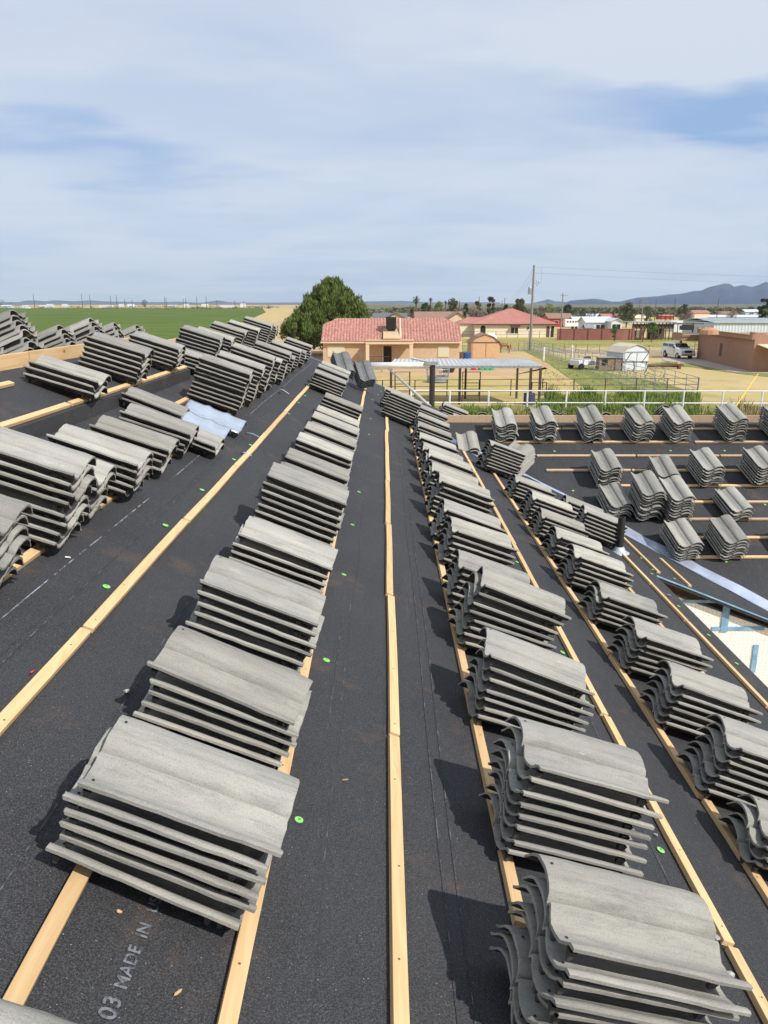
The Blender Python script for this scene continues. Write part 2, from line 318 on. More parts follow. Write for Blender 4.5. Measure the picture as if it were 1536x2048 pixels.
def empty(name, loc=(0, 0, 0), rz=0, **t):
    o = bpy.data.objects.new(name, None); COL.objects.link(o); o.location = loc; o.rotation_euler = (0, 0, rz); o.empty_display_size = .1
    return tag(o, **t)
def copy_tree(o, parent=None):
    c = o.copy(); COL.objects.link(c); c.parent = parent
    for ch in list(o.children): copy_tree(ch, c)
    return c
def gp(px, py):                              # where a sight line through the photo meets the ground
    a, b = (px - 768) / F, (1024 - py) / F; k = -CZ / (-s_ + b * c_)
    return k * a, k * (c_ + b * s_)
def hz(py, Y):                               # height above ground of a sight line at distance Y
    b = (1024 - py) / F; return CZ + Y * (-s_ + b * c_) / (c_ + b * s_)
def xat(px, py, Y):
    b = (1024 - py) / F; return Y * (px - 768) / F / (c_ + b * s_)
# ------------------------------------------------------------------ the roof being tiled
T_ = .4; AL = math.atan(T_); ca, sa = math.cos(AL), math.sin(AL); H0 = 1.45; A2 = 5.95; RY = 10.83; RX = -2.4; RISE = .09; XS = -1.863; YS = 7.5; YE = 13.9; YB = -4.0
zm = lambda X, Y=0: CZ - (H0 + T_ * X)
z2 = lambda X, Y: CZ - (A2 - T_ * Y)
z3 = lambda X, Y: CZ - (A2 - T_ * RY) - T_ * (Y - RY)
zl = lambda X, Y: zm(RX) + (RISE if Y < YS else 0) - T_ * (RX - X)
house = empty('house_under_roofing', (0, 4, 0), label='single storey house whose black felted roof is being loaded with tiles', cat='house')
house.location = (0, 0, 0)
def slope(name, poly, zf, th=.035, **k):
    b = MB(); b.prism([(x, y, zf(x, y)) for x, y in poly], (0, 0, -th)); return b.build(name, MT['felt'], house, **k)
EX = 2.56
main = slope('roof_slope', [(RX, YB), (EX, YB), (EX, 6.82), (4.43, 6.82), (.42, RY), (3.49, YE), (RX, YE)], zm)
wing = slope('roof_slope', [(4.43, 6.82), (11, 6.82), (11, RY), (.42, RY)], z2, label='felted slope of the wing, facing the viewer')
wback = slope('roof_slope', [(.42, RY), (11, RY), (11, YE), (3.49, YE)], z3)
lback = slope('roof_slope', [(RX, YB), (RX, YS), (-5.6, YS), (-5.6, YB)], lambda x, y: zl(x, 0))
lback2 = slope('roof_slope', [(RX, YS), (RX, YE), (-5.6, YE), (-5.6, YS)], lambda x, y: zl(x, 9) - .003)
b = MB(); b.prism([(RX, YB, zm(RX) + RISE), (XS, YB, zm(XS) + RISE), (XS, YS, zm(XS) + RISE), (RX, YS, zm(RX) + RISE)], (0, 0, -RISE + .002))
raised = b.build('raised_deck', MT['felt'], house, label='raised felt covered deck along the ridge')
# walls under the roof
b = MB()
b.box(((-5.2 + 2.2) / 2, (YB + .4 + YE - .4) / 2, 2.05), (7.4, YE - YB - .8, 4.1)); b.build('wall', MT['stucco'], house)
b = MB(); b.prism([(2.4, 6.9, 0), (10.7, 6.9, 0), (10.7, 6.9, z2(0, 6.9) - .13), (4.5, 6.9, z2(0, 6.9) - .13), (2.4, 6.9, zm(2.4) - .16)], (0, .1, 0))
lathw = b.build('wall', MT['lath'], house, label='courtyard wall in white foam board under hexagonal wire lath')
b = MB(); b.box((7.2, 10.4, 1.85), (6.6, 6.0, 3.7)); b.build('wall', MT['stucco'], house)
# blue tape over the foam joints
for (pa, pb, qa, qb) in ((1366, 1200, 1436, 1206), (1447, 1212, 1461, 1264), (1424, 1254, 1530, 1261), (1508, 1290, 1518, 1345)):
    x0, x1 = xat(pa, pb, 6.89), xat(qa, pb, 6.89); z0, z1 = hz(qb, 6.89), hz(pb, 6.89); b = MB(); b.box(((x0 + x1) / 2, 6.894, (z0 + z1) / 2), (x1 - x0, .006 if x1 - x0 > z1 - z0 else .012, z1 - z0)); b.build('tape_strip', MT['blue'], lathw)
b = MB(); b.prism([(EX, 6.812, zm(EX) + .005), (4.43, 6.812, zm(4.43) + .005), (4.43, 6.835, zm(4.43) + .005), (EX, 6.835, zm(EX) + .005)], (0, 0, -.01)); b.build('drip_edge', MT['blue'], house)
b = MB(); b.prism([(RX, YE, zm(RX) + .006), (.6, YE, zm(.6) + .006), (.6, YE + .02, zm(.6) + .006), (RX, YE + .02, zm(RX) + .006)], (0, 0, -.1)); b.build('drip_edge', MT['blue'], house)

# battens -------------------------------------------------------------
def batten_m(par, X, y0, y1, Z0=zm, w=.037, h=.020, skew=0, m='pine'):
    b = MB(); L_ = y1 - y0
    n = max(2, int(L_ / .2)); ph = random.uniform(0, 6); amp = random.uniform(0, .0025)
    M3 = Matrix(((ca, 0, sa), (0, 1, 0), (-sa, 0, ca)))
    vs = []; fs = []
    for i in range(n + 1):
        y = -L_ / 2 + L_ * i / n; dx = amp * math.sin(ph + i * .9) + skew * y
        for (a, e) in ((-1, 0), (1, 0), (1, 1), (-1, 1)): vs.append(M3 @ Vector((a * w / 2 + dx, y, e * h + .003)))
    for i in range(n):
        for j in range(4): fs.append((i * 4 + j, i * 4 + (j + 1) % 4, i * 4 + 4 + (j + 1) % 4, i * 4 + 4 + j))
    fs += [(3, 2, 1, 0), tuple(n * 4 + j for j in range(4))]
    b.add(vs, fs); yc = (y0 + y1) / 2
    if y0 < 5:
        y = -L_ / 2 + .06
        while y < L_ / 2:
            dx = random.uniform(-.006, .006); q = [M3 @ Vector((dx + .0032 * math.cos(a), y + .0032 * math.sin(a), h + .0036)) for a in [k_ * math.pi / 4 for k_ in range(8)]]
            b.add(q, [tuple(range(8))], 1); y += random.uniform(.3, .45)
    return b.build('batten', [MT[m], MT['nailspot']], par, loc=(X, yc, Z0(X, yc)), bevel=.0015)
XB = {-1.66: (3.3, 13.8, 0), -1.327: (.6, 13.8, .2), -.984: (-.3, 13.8, 1.04), -.647: (-.3, 13.8, .55), -.305: (-.3, 13.8, .9), .026: (-.3, 13.85, 1.06),
      .351: (-.3, 10.2, .35), .707: (-.3, 10.1, .8), 1.02: (-.3, 9.9, .56), 1.304: (-.3, 9.6, .1), 1.64: (.5, 9.4, .7), 1.969: (2.5, 9.0, .3)}
PL = 1.32
for X, (y0, y1, off) in XB.items():
    y = off - PL * 2
    while y < y1:
        a, e = max(y, y0), min(y + PL - .018, y1)
        if e - a > .25: batten_m(main, X + random.uniform(-.005, .005), a, e, skew=random.uniform(-.002, .002))
        y += PL
for X, a, e in ((2.33, 4.2, 5.5), (2.33, 5.52, 6.3), (2.33, 2.9, 4.18), (2.33, 1.6, 2.88), (2.33, 6.32, 7.9), (2.62, 6.95, 8.1), (2.91, 6.9, 7.7)): batten_m(main, X, a, e)
b = MB()
def batten_2(X0, X1, k):
    Y = 7.44 + k * .3185
    b = MB(); M3 = Matrix(((1, 0, 0), (0, ca, -sa), (0, sa, ca)))
    b.box((0, 0, 0), (X1 - X0, .037, .020), M3=M3)
    xc = (X0 + X1) / 2
    o = b.build('batten', MT['pine' if random.random() < .55 else 'pine_red'], wing, bevel=.0015); o.location = (xc, Y - sa * .014, z2(0, Y) + .014 * ca)
for k in range(0, 11):
    Y = 7.44 + k * .3185; x = 11.25 - Y + .30 + (.2 if k % 2 else .45)
    if k in (2,): x = 3.35
    if k == 1: x = 4.2
    while x < 9.5:
        ln = random.choice((1.32, 1.32, 1.1)); batten_2(x, x + ln - .02, k); x += ln + random.choice((0, 0, .03, .06))
for (X, a, e) in ((-2.22, 3.2, 4.3), (-2.22, 4.36, 4.62), (-2.22, 5.1, 6.4), (-1.9, 2.2, 3.5), (-1.9, 3.52, 4.62), (-1.9, 4.66, 5.1), (-1.9, 5.12, 6.4), (-1.9, 6.42, 7.45)):
    batten_m(raised, X, a, e, Z0=lambda x, y: zm(x) + RISE)
batten_m(main, -2.0, 7.6, 8.9); batten_m(main, -2.0, 8.92, 10.2); batten_m(main, -2.0, 10.22, 11.6)
# ridge boards
for (y0, y1) in ((2.0, 4.1), (4.13, 5.25), (5.28, 7.45)):
    b = MB(); b.box((RX, (y0 + y1) / 2, zm(RX) + RISE + .03), (.038, y1 - y0, .11)); b.build('ridge_board', MT['pine'], house, bevel=.002)
b = MB(); b.box((RX, (7.6 + YE) / 2, zm(RX) + .035), (.038, YE - 7.6, .12)); b.build('ridge_board', MT['pine'], house, bevel=.002)
for (x0, x1) in ((.75, 3.0), (3.02, 5.5), (5.52, 8.4)):
    b = MB(); b.box(((x0 + x1) / 2, RY, z2(0, RY) + .035), (x1 - x0, .038, .11)); b.build('ridge_board', MT['pine_red'], house, bevel=.002)
# valley flashing: two creased strips
b = MB()
N = 24
for i in range(N + 1):
    t = i / N; x = .86 + (4.43 - .86) * t; y = 11.25 - x; w = .115 + .01 * math.sin(i * 1.7)
    if i < 3: w *= .5 + i * .17
    p = Vector((x, y)); q = Vector((.7071, .7071))
    for sgn, zf in ((-1, zm), (0, zm), (1, z2)):
        v = p + q * sgn * w; b.v.append((v.x, v.y, zf(v.x, v.y) + .006 + .004 * math.sin(i * 2.1 + sgn)))
for i in range(N):
    for j in range(2): b.f.append((i * 3 + j, i * 3 + j + 1, i * 3 + 4 + j, i * 3 + 3 + j)); b.m.append(0)
o = b.build('valley_flashing', MT['film'], house); sm = o.modifiers.new('s', 'SOLIDIFY'); sm.thickness = .002
# vent pipe
vp = MB(); vp.lathe([(.036, 0), (.036, .40), (.029, .40), (.029, .37)], n=20); X, Y = 2.31, 7.2
vpo = vp.build('vent_pipe', MT['abs'], house, loc=(X, Y, zm(X) - .03), smooth=False, label='black plastic vent pipe above the valley')
b = MB(); b.lathe([(.10, .035), (.062, .06), (.04, .10), (.037, .10)], n=20); b.build('pipe_flashing', MT['lead'], vpo)
# felt flap curling up beside the valley
b = MB()
for i in range(9):
    for j in range(7):
        u, v = i / 8, j / 6
        x = 1.85 + u * .75 - v * .25; y = 8.95 - u * .75 + v * .55
        b.v.append((x, y, max(zm(x), z2(x, y)) + .012 + .09 * (v ** 2) * math.sin(u * 3.0) + .02 * math.sin(u * 9)))
for i in range(8):
    for j in range(6): b.f.append((i * 7 + j, i * 7 + j + 1, i * 7 + 8 + j, i * 7 + 7 + j)); b.m.append(0)
o = b.build('felt_flap', MT['felt'], house, smooth=True, label='loose curled corner of black felt'); sm = o.modifiers.new('s', 'SOLIDIFY'); sm.thickness = .003
# felt laps: each course overlaps the next, 3 mm thick edge
for X in (-1.12, -.15, .83, 1.80):
    b = MB(); yy = YB; n = 60
    pts = [(X + .006 * math.sin(i * .9 + X), YB + (9.2 - YB) * i / n) for i in range(n + 1)]
    for i, (x, y) in enumerate(pts):
        b.v += [(x - .30, y, zm(x - .30) + .0006), (x, y, zm(x) + .0068 + .002 * math.sin(i * .55)), (x + .004, y, zm(x + .004) + .0004)]
    for i in range(n):
        for j in range(2): b.f.append((i * 3 + j, i * 3 + j + 1, i * 3 + 4 + j, i * 3 + 3 + j)); b.m.append(0)
    b.build('felt_lap', MT['felt'], main)
# chalk lines: broken, a little wavering
def chalk_material(name, col, thr, sc):
    m = bpy.data.materials.new(name); m.use_nodes = True; t = m.node_tree; b = t.nodes['Principled BSDF']; k = t.links.new
    tc = t.nodes.new('ShaderNodeTexCoord'); mp = t.nodes.new('ShaderNodeMapping'); mp.inputs['Scale'].default_value = (40, sc, 1); k(tc.outputs['Object'], mp.inputs[0])
    n = t.nodes.new('ShaderNodeTexNoise'); n.inputs['Scale'].default_value = 1; n.inputs['Detail'].default_value = 5; n.inputs['Roughness'].default_value = .75; k(mp.outputs[0], n.inputs[0])
    r = t.nodes.new('ShaderNodeMapRange'); r.inputs[1].default_value = thr; r.inputs[2].default_value = thr + .12; k(n.outputs[0], r.inputs[0])
    x = t.nodes.new('ShaderNodeMix'); x.data_type = 'RGBA'; x.inputs[6].default_value = (.034, .034, .038, 1); x.inputs[7].default_value = col + (1,); k(r.outputs[0], x.inputs[0]); k(x.outputs[2], b.inputs['Base Color']); b.inputs['Roughness'].default_value = .9; return m
MT['chalk'] = chalk_material('faint_chalk', (.14, .15, .18), .50, 14); MT['chalk_w'] = chalk_material('white_chalk', (.30, .33, .38), .44, 17)
def chalk(X, y0, y1, dash, gapn, w, m):
    b = MB(); n = int((y1 - y0) / .15)
    for i in range(n + 1):
        y = y0 + (y1 - y0) * i / n; x = X + .003 * math.sin(i * .35 + X * 9); b.v += [(x - w, y, zm(x - w) + .0062), (x + w, y, zm(x + w) + .0062)]
    for i in range(n): b.f.append((2 * i, 2 * i + 1, 2 * i + 3, 2 * i + 2)); b.m.append(0)
    b.build('chalk_line', MT[m], main)
chalk(-1.205, 1.2, 13, .035, .03, .0019, 'chalk_w'); chalk(-1.10, 1.2, 12, .05, .06, .0014, 'chalk'); chalk(-.155, .9, 10, .25, .02, .0011, 'chalk')
chalk(-.77, 1.0, 3.5, .05, .09, .0012, 'chalk'); chalk(.16, .9, 9, .12, .06, .0010, 'chalk'); chalk(.20, .9, 9, .05, .14, .0010, 'chalk'); chalk(.93, .9, 8, .3, .05, .0010, 'chalk'); chalk(-.19, 1.2, 6, .06, .2, .0012, 'chalk')
# plastic cap nails
def nail(par, x, y, zf, nrm):
    q = nrm.to_track_quat('Z', 'Y'); o = cap0.copy(); COL.objects.link(o); o.parent = par; o.location = (x, y, zf(x, y) + .004); o.rotation_mode = 'QUATERNION'; o.rotation_quaternion = q
b = MB(); b.lathe([(.0145, 0), (.0145, .0015), (.011, .003), (.004, .0032), (.004, .004)], n=14); b.lathe([(.0036, .004), (.0036, .0048)], n=8, mi=1)
capm = b.mesh('cap_nail', [MT['green'], MT['nail']]); cap0 = bpy.data.objects.new('cap_nail', capm)
NM, N2 = Vector((sa, 0, ca)), Vector((0, -sa, ca))
def mpx(x, y, off=0):
    a, b = (x - 768) / F, (1024 - y) / F; d = Vector((a, c_ + b * s_, -s_ + b * c_)); k = -H0 / (d.z + T_ * d.x); return d.x * k, d.y * k
def spx(x, y):
    a, b = (x - 768) / F, (1024 - y) / F; d = Vector((a, c_ + b * s_, -s_ + b * c_)); k = -A2 / (d.z - T_ * d.y); return d.x * k, d.y * k
for p in ((598, 1643), (653, 1322), (688, 1151), (705, 1051), (718, 985), (724, 930), (213, 1175), (331, 1052), (404, 981), (468, 920), (501, 891), (523, 877), (550, 851), (577, 828), (597, 806), (610, 792), (738, 870), (741, 838),
          (1321, 1702), (1364, 1788), (1423, 1906), (1437, 1935), (1173, 1406), (1125, 1306), (1034, 1125), (1005, 1061), (1473, 1328), (1417, 1271), (1357, 1213), (1282, 1117), (1303, 1148), (1306, 1140), (745, 800), (756, 790), (762, 783), (1349, 1158), (880, 875)):
    X, Y = mpx(*p); nail(main, X, Y, zm, NM)
for p in ((1109, 903), (1216, 903), (1341, 902), (1449, 902), (1146, 982), (1438, 980), (1376, 1023), (1452, 1124), (1267, 910), (1500, 938), (1530, 1010)):
    X, Y = spx(*p); nail(wing, X, Y, z2, N2)
# printed roll marking
def felt_text(txt, px, py, size, rot=90):
    X, Y = mpx(px, py); cu = bpy.data.curves.new('roll_print', 'FONT'); cu.body = txt; cu.size = size; cu.align_x = 'CENTER'; cu.align_y = 'CENTER'; cu.space_character = 1.05; cu.offset = .0008
    o = bpy.data.objects.new('t', cu); COL.objects.link(o); bpy.context.view_layer.update()
    me = bpy.data.meshes.new_from_object(o.evaluated_get(bpy.context.evaluated_depsgraph_get())); bpy.data.objects.remove(o)
    me.materials.clear(); me.materials.append(MT['print'])
    o = bpy.data.objects.new('roll_print', me); COL.objects.link(o); o.parent = main
    M3 = Matrix(((ca, 0, sa), (0, 1, 0), (-sa, 0, ca))) @ Matrix.Rotation(R(rot), 3, 'Z')
    o.rotation_euler = M3.to_euler(); o.location = (X, Y, zm(X) + .0035)
m = mat('worn_print_ink', (.17, .18, .20), .9, 0, (.045, .046, .05), 60, 3, lo=.46, hi=.66); MT['print'] = m
felt_text('MADE', 258, 1936, .036); felt_text('IN', 288, 1863, .036); felt_text('03', 222, 2018, .046); felt_text('US', 309, 1812, .036)
# ------------------------------------------------------------------ concrete S tiles
TW0 = .290
TL, TW, PITCH = .434, .290, .0380
PROF = [(0, .0395), (.008, .0400), (.019, .0375), (.027, .029), (.048, .0135), (.075, .0045), (.102, .0055), (.124, .0150), (.138, .0255), (.1445, .0270), (.149, .0180), (.153, .0175), (.158, .0300), (.1655, .0395), (.182, .0480), (.203, .0545), (.226, .0580), (.250, .0580), (.273, .0520), (.292, .0395), (.308, .0220), (.320, .0100), (.326, .0065)]
PROF = [(y * TW0 / .326, z * .97) for y, z in PROF]
def tile_mesh(seed, nx=10, lugs=True, noise_amp=.0018, mats=None, th=.0145):
    rnd = random.Random(seed); b = MB(); top = []; bot = []; ny = ny_ = len(PROF)
    chips = [(rnd.choice((0, nx)), rnd.choice((0, 1, ny_ - 1, ny_ - 2, 10)), rnd.uniform(.004, .013)) for _ in range(4)]
    for i in range(nx + 1):
        x = -TL / 2 + TL * i / nx
        for j, (y, z) in enumerate(PROF):
            e = Vector((x * 23 + seed * 9.1, y * 31, 3.3 * seed)); d = noise.noise(e) * noise_amp
            edge = 1 if (i in (0, nx) or j in (0, ny - 1)) else 0
            dx = (noise.noise(Vector((y * 60, seed, 1.7 * i))) * .0042) * (i in (0, nx)) ; dy = (noise.noise(Vector((x * 42, seed * 2.2, 9))) * .0030) * (j in (0, ny - 1))
            top.append((x + dx, y - TW / 2 + dy, z + th + d - .0022 * edge))
            for (ci, cj, cd) in chips:
                if ci == i and cj == j: dx += -cd if i else cd
            t2 = th * (.72 if edge else 1)
            bot.append((x + dx * .5, y - TW / 2 + dy * .4, z + th - t2 + d * 1.4 - (0 if edge else noise.noise(e * 2.3) * .001)))
    n = len(top); vs = top + bot; fs = []; fu = []
    I = lambda i, j: i * ny + j
    for i in range(nx):
        for j in range(ny - 1):
            fs.append((I(i, j), I(i + 1, j), I(i + 1, j + 1), I(i, j + 1))); fu.append((n + I(i, j), n + I(i, j + 1), n + I(i + 1, j + 1), n + I(i + 1, j)))
    for i in range(nx):
        fs.append((I(i, 0), n + I(i, 0), n + I(i + 1, 0), I(i + 1, 0))); fs.append((I(i, ny - 1), I(i + 1, ny - 1), n + I(i + 1, ny - 1), n + I(i, ny - 1)))
    for j in range(ny - 1):
        fs.append((I(0, j), I(0, j + 1), n + I(0, j + 1), n + I(0, j))); fs.append((I(nx, j), n + I(nx, j), n + I(nx, j + 1), I(nx, j + 1)))
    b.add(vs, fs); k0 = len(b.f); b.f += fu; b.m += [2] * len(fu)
    if lugs:
        for (x, y) in ((.150, .03), (.178, .05), (.196, .075), (-.196, .025), (-.203, .085), (.163, .10)):
            z = .018 if y < .04 else .002; w = .009
            b.add([(x - w, y - TW / 2 - w, z + .006), (x + w, y - TW / 2 - w, z + .006), (x + w, y - TW / 2 + w, z + .004), (x - w, y - TW / 2 + w, z + .004),
                   (x - w * .45, y - TW / 2 - w * .45, z - .018), (x + w * .45, y - TW / 2 - w * .45, z - .018), (x + w * .45, y - TW / 2 + w * .45, z - .018), (x - w * .45, y - TW / 2 + w * .45, z - .018)],
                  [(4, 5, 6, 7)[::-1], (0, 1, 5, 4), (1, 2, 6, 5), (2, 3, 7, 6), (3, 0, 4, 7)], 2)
        for (x, y, zt) in ((-.198, .055, .0085), (-.198, .210, .0566)):      # nail holes
            b.add([(x + .0035 * math.cos(q), y - TW / 2 + .0035 * math.sin(q), zt + th + .0012) for q in [k * math.pi / 4 for k in range(8)]], [tuple(range(8))], 1)
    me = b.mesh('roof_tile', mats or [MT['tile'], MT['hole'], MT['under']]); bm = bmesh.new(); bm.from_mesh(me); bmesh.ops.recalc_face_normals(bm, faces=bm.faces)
    for f in bm.faces: f.smooth = True
    for e in bm.edges:
        if len(e.link_faces) == 2 and e.calc_face_angle(0) > .75: e.smooth = False
    bm.to_mesh(me); bm.free(); return me
TM = [tile_mesh(s) for s in (1, 2, 3, 4, 5, 8, 9, 10)]
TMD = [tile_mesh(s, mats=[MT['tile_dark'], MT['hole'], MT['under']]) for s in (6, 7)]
FR = {'main': (Vector((ca, 0, -sa)), Vector((0, 1, 0)), Vector((sa, 0, ca))),
      'wing': (Vector((0, -ca, -sa)), Vector((1, 0, 0)), Vector((0, -sa, ca))),
      'left': (Vector((-ca, 0, -sa)), Vector((0, -1, 0)), Vector((-sa, 0, ca))),
      'wback': (Vector((0, ca, -sa)), Vector((-1, 0, 0)), Vector((0, sa, ca)))}
TILES = []      # (matrix, mesh, label, score)
ORD = ['top', 'second', 'third', 'fourth', 'fifth', 'sixth', 'seventh', 'eighth', 'ninth', 'tenth', 'eleventh', 'twelfth', 'thirteenth', 'fourteenth', 'fifteenth', 'sixteenth']
def stack(frame, x, y, zf, n, where, rot=0, lift=0, top=None, slide=0.0, dark=0, pitch=PITCH, gap_after=None, tilt=0, twist=0, py=0):
    """x, y: plan position of the stack's centre; n tiles; top: (dalong, dacross, degrees) for the uppermost tile"""
    d, w, nm = FR[frame]; base = Vector((x, y, zf(x, y))); j0 = random.uniform(-.006, .006); drift = random.uniform(-.0035, .0035)
    for k in range(n):
        a = random.gauss(0, .008) + slide * k + j0; c = random.gauss(0, .007) + drift * k; r = rot + twist * k + random.gauss(0, .9); h = .026 + lift + pitch * k; tl = random.gauss(0, .35) + tilt
        if gap_after and k >= gap_after: h += .012
        if top and k == n - 1: a += top[0]; c += top[1]; r += top[2]; h += .004
        M3 = Matrix((d, w, nm)).transposed() @ Matrix.Rotation(R(r), 3, 'Z') @ Matrix.Rotation(R(tl), 3, 'X') @ Matrix.Rotation(R(py), 3, 'Y')
        p = base + d * a + w * c + nm * h
        i = n - 1 - k
        lab = ('uppermost' if i == 0 else ORD[i]) + (' tile of ' if i == 0 else ' tile down in ') + where
        D = p.y * c_ - (p.z - CZ) * s_
        TILES.append((Matrix.Translation(p) @ M3.to_4x4(), random.choice(TMD if dark else TM), lab, (3.0 if i == 0 else 1.0) / max(D, .5) ** 2))
HC = .205   # half tile length in plan
def row(rowname, X, lst, zf, frame='main', shx=0, shy=1, rot0=0, py=0):
    for q, it in enumerate(lst):
        Y, n = it[0], it[1]; kw = dict(it[2]) if len(it) > 2 else {}
        nth = 'the nearest stack' if q == 0 else f'the {ORD[q]} stack from viewer' 
        dx = kw.pop('dx', 0) + shx; Y = Y * shy; kw.setdefault('rot', rot0); kw.setdefault('py', py)
        stack(frame, X + dx, Y + TW / 2, zf, n, f'{nth}, {rowname}', **kw)
row('row left of middle batten', -.69 + HC, [(.715, 3, dict(rot=-1)), (1.38, 6, dict(rot=-5, twist=.8)), (1.98, 5, dict(top=(-.02, -.03, -5), rot=-1)), (2.55, 6, dict(rot=-1)), (3.27, 5, {}), (3.96, 8, dict(top=(.0, .03, 2))),
     (4.55, 5, {}), (5.03, 5, {}), (5.72, 5, {}), (6.32, 5, {}), (6.95, 5, {}), (7.65, 4, {}), (8.5, 5, {})], zm, shx=-.028, shy= .965)
row('row one batten higher on the left', -.95 + HC, [(10.25, 5, dict(top=(0, 0, 3))), (10.75, 6, {}), (11.3, 6, {})], zm, shx=-.028, shy= .97)
row('row right of middle batten', .345 + HC, [(1.30, 8, dict(rot=8, top=(.0, .0, 1), slide=-.005, dx=-.06)), (1.95, 8, dict(rot=8, top=(0, 0, 2), slide=-.004, dx=-.01)), (2.72, 7, dict(rot=9, twist=-1.5, top=(-.01, .03, -2), slide=-.002)), (3.43, 8, dict(gap_after=6, top=(.02, 0, -2), rot=12, twist=-2)), (3.93, 6, dict(rot=6)), (4.66, 6, dict(top=(0, .02, 3), rot=9)),
     (5.15, 6, {}), (5.82, 7, dict(gap_after=5)), (6.46, 6, {}), (7.08, 6, {}), (7.64, 5, {}), (8.28, 5, {}), (9.15, 5, {})], zm, shx=-.03, shy=.972, rot0=6)
row('row over the middle batten', -.04 + HC, [(10.3, 8, dict(rot=-4, dx=.02)), (11.3, 6, {})], zm, shx=-.03, shy= .972)
row('row nearest the wing valley top', .36 + HC, [(9.8, 5, {}), (10.4, 6, {})], zm)
row('second row right of middle batten', 1.31 + HC, [(2.32, 4, dict(rot=1)), (2.76, 7, dict(rot=2)), (3.32, 6, dict(rot=4)), (3.92, 6, dict(rot=9)), (4.61, 5, {}), (5.26, 6, {}), (5.92, 5, {}), (6.50, 5, {}), (7.04, 6, {}), (7.9, 5, {})], zm, shx=-.03, shy= .977, rot0=8)
row('third row right of middle batten', 1.94 + HC, [(7.34, 6, dict(dx=-.03)), (7.82, 5, dict(dx=-.1))], zm, shx=-.03, shy= .98)
stack('main', 1.12 + HC, 9.05, zm, 8, 'a leaning stack beside the arched tiles by the valley', rot=14, tilt=-6)
stack('wing', 1.68, 9.62, zm, 6, 'the arched stack standing at the valley head', rot=-35, lift=.10)
row('row below the raised deck', -1.25 - HC, [(2.20, 7, dict(slide=-.002)), (2.74, 8, dict(gap_after=4, slide=.0)), (3.12, 5, dict(dx=-.03, lift=.0)), (3.56, 5, dict(rot=-1)), (4.10, 4, dict(dx=-.0)), (4.62, 4, {}),
     (6.45, 9, dict(gap_after=4)), (7.1, 9, {}), (7.8, 10, {}), (8.5, 8, {}), (9.2, 9, {}), (10.0, 6, {}), (10.8, 7, {}), (11.7, 5, {}), (12.6, 6, {})], zm, rot0=2, py=-2.5)
stack('main', -1.66, 5.52, zm, 2, 'the low stack behind the two bright metal pieces')
stack('main', -1.32, 5.06, zm, 2, 'the low stack before the two bright metal pieces', rot=-2)
row('ridge row on the raised deck', -1.85 - HC, [(4.80, 3, dict(dx=.02)), (5.72, 6, {}), (6.8, 5, {}), (7.65, 4, dict(dx=.1)), (8.3, 8, {}), (9.0, 7, {}), (9.9, 8, dict(dx=-.02)), (10.9, 8, {}), (12.0, 9, dict(dx=0)), (12.7, 8, {})], lambda x, y: zm(x) + (RISE if y < YS else 0), py=-4.5)
row('row behind the left ridge board', RX - .06 - HC, [(3.9, 8, {}), (4.9, 8, dict(gap_after=4)), (5.5, 9, dict(gap_after=4)), (6.2, 6, {}), (6.9, 7, {}), (7.5, 8, dict(rot=6)), (8.2, 7, {})], zl, 'left')
def row2(rowname, Yd, xs, zf=z2, frame='wing'):
    for q, it in enumerate(xs):
        x, n = it[0], it[1]; kw = dict(it[2]) if len(it) > 2 else {}
        nth = ('the leftmost stack', 'the second stack from the left', 'the third stack from the left', 'the fourth stack from the left', 'the fifth stack from the left', 'the sixth stack from the left', 'the seventh stack from the left', 'the eighth stack from the left')[q]
        dy = kw.pop('dy', 0); stack(frame, x + TW / 2, Yd + dy + (HC if frame == 'wing' else -HC), zf, n, f'{nth}, {rowname}', **kw)
row2('top row of the wing', 10.27, [(.98, 2, dict(dy=-.3, rot=2)), (1.50, 7, dict(rot=2)), (2.02, 8, dict(rot=3)), (2.66, 8, dict(rot=3)), (3.30, 8, dict(rot=5)), (3.82, 8, dict(rot=4)), (4.56, 9, dict(rot=4)), (5.20, 9, dict(rot=6))])
row2('second row of the wing', 9.30, [(2.62, 7, dict(rot=3)), (3.34, 5, dict(rot=2, dy=-.02)), (3.88, 7, dict(rot=5)), (4.55, 8, dict(rot=5)), (5.3, 6, dict(rot=2))])
row2('third row of the wing', 8.66, [(2.58, 5, dict(rot=4, dy=.04)), (3.98, 4, dict(rot=6)), (5.0, 5, dict(rot=3))])
stack('wing', 3.08, 8.86, z2, 10, 'the tall left pair stack on the wing', rot=3, dark=0, gap_after=5)
stack('wing', 3.42, 8.84, z2, 9, 'the tall right pair stack on the wing', rot=4)
row2('lowest row of the wing', 8.00, [(3.14, 6, dict(rot=6)), (3.64, 7, dict(rot=5)), (4.45, 7, dict(rot=5))])
row2('row beyond the wing ridge board', 11.5, [(1.35, 4, {}), (2.35, 5, {}), (3.1, 4, dict(rot=8)), (4.0, 7, dict(rot=-4)), (4.9, 4, {}), (5.7, 5, dict(rot=6))], z3, 'wback')
stack('main', 1.05, 12.3, zm, 6, 'the pale flat stack beside the dark post', rot=4)
stack('main', 1.15, 11.6, zm, 5, 'the stack below the pale stack by the dark post', rot=0)
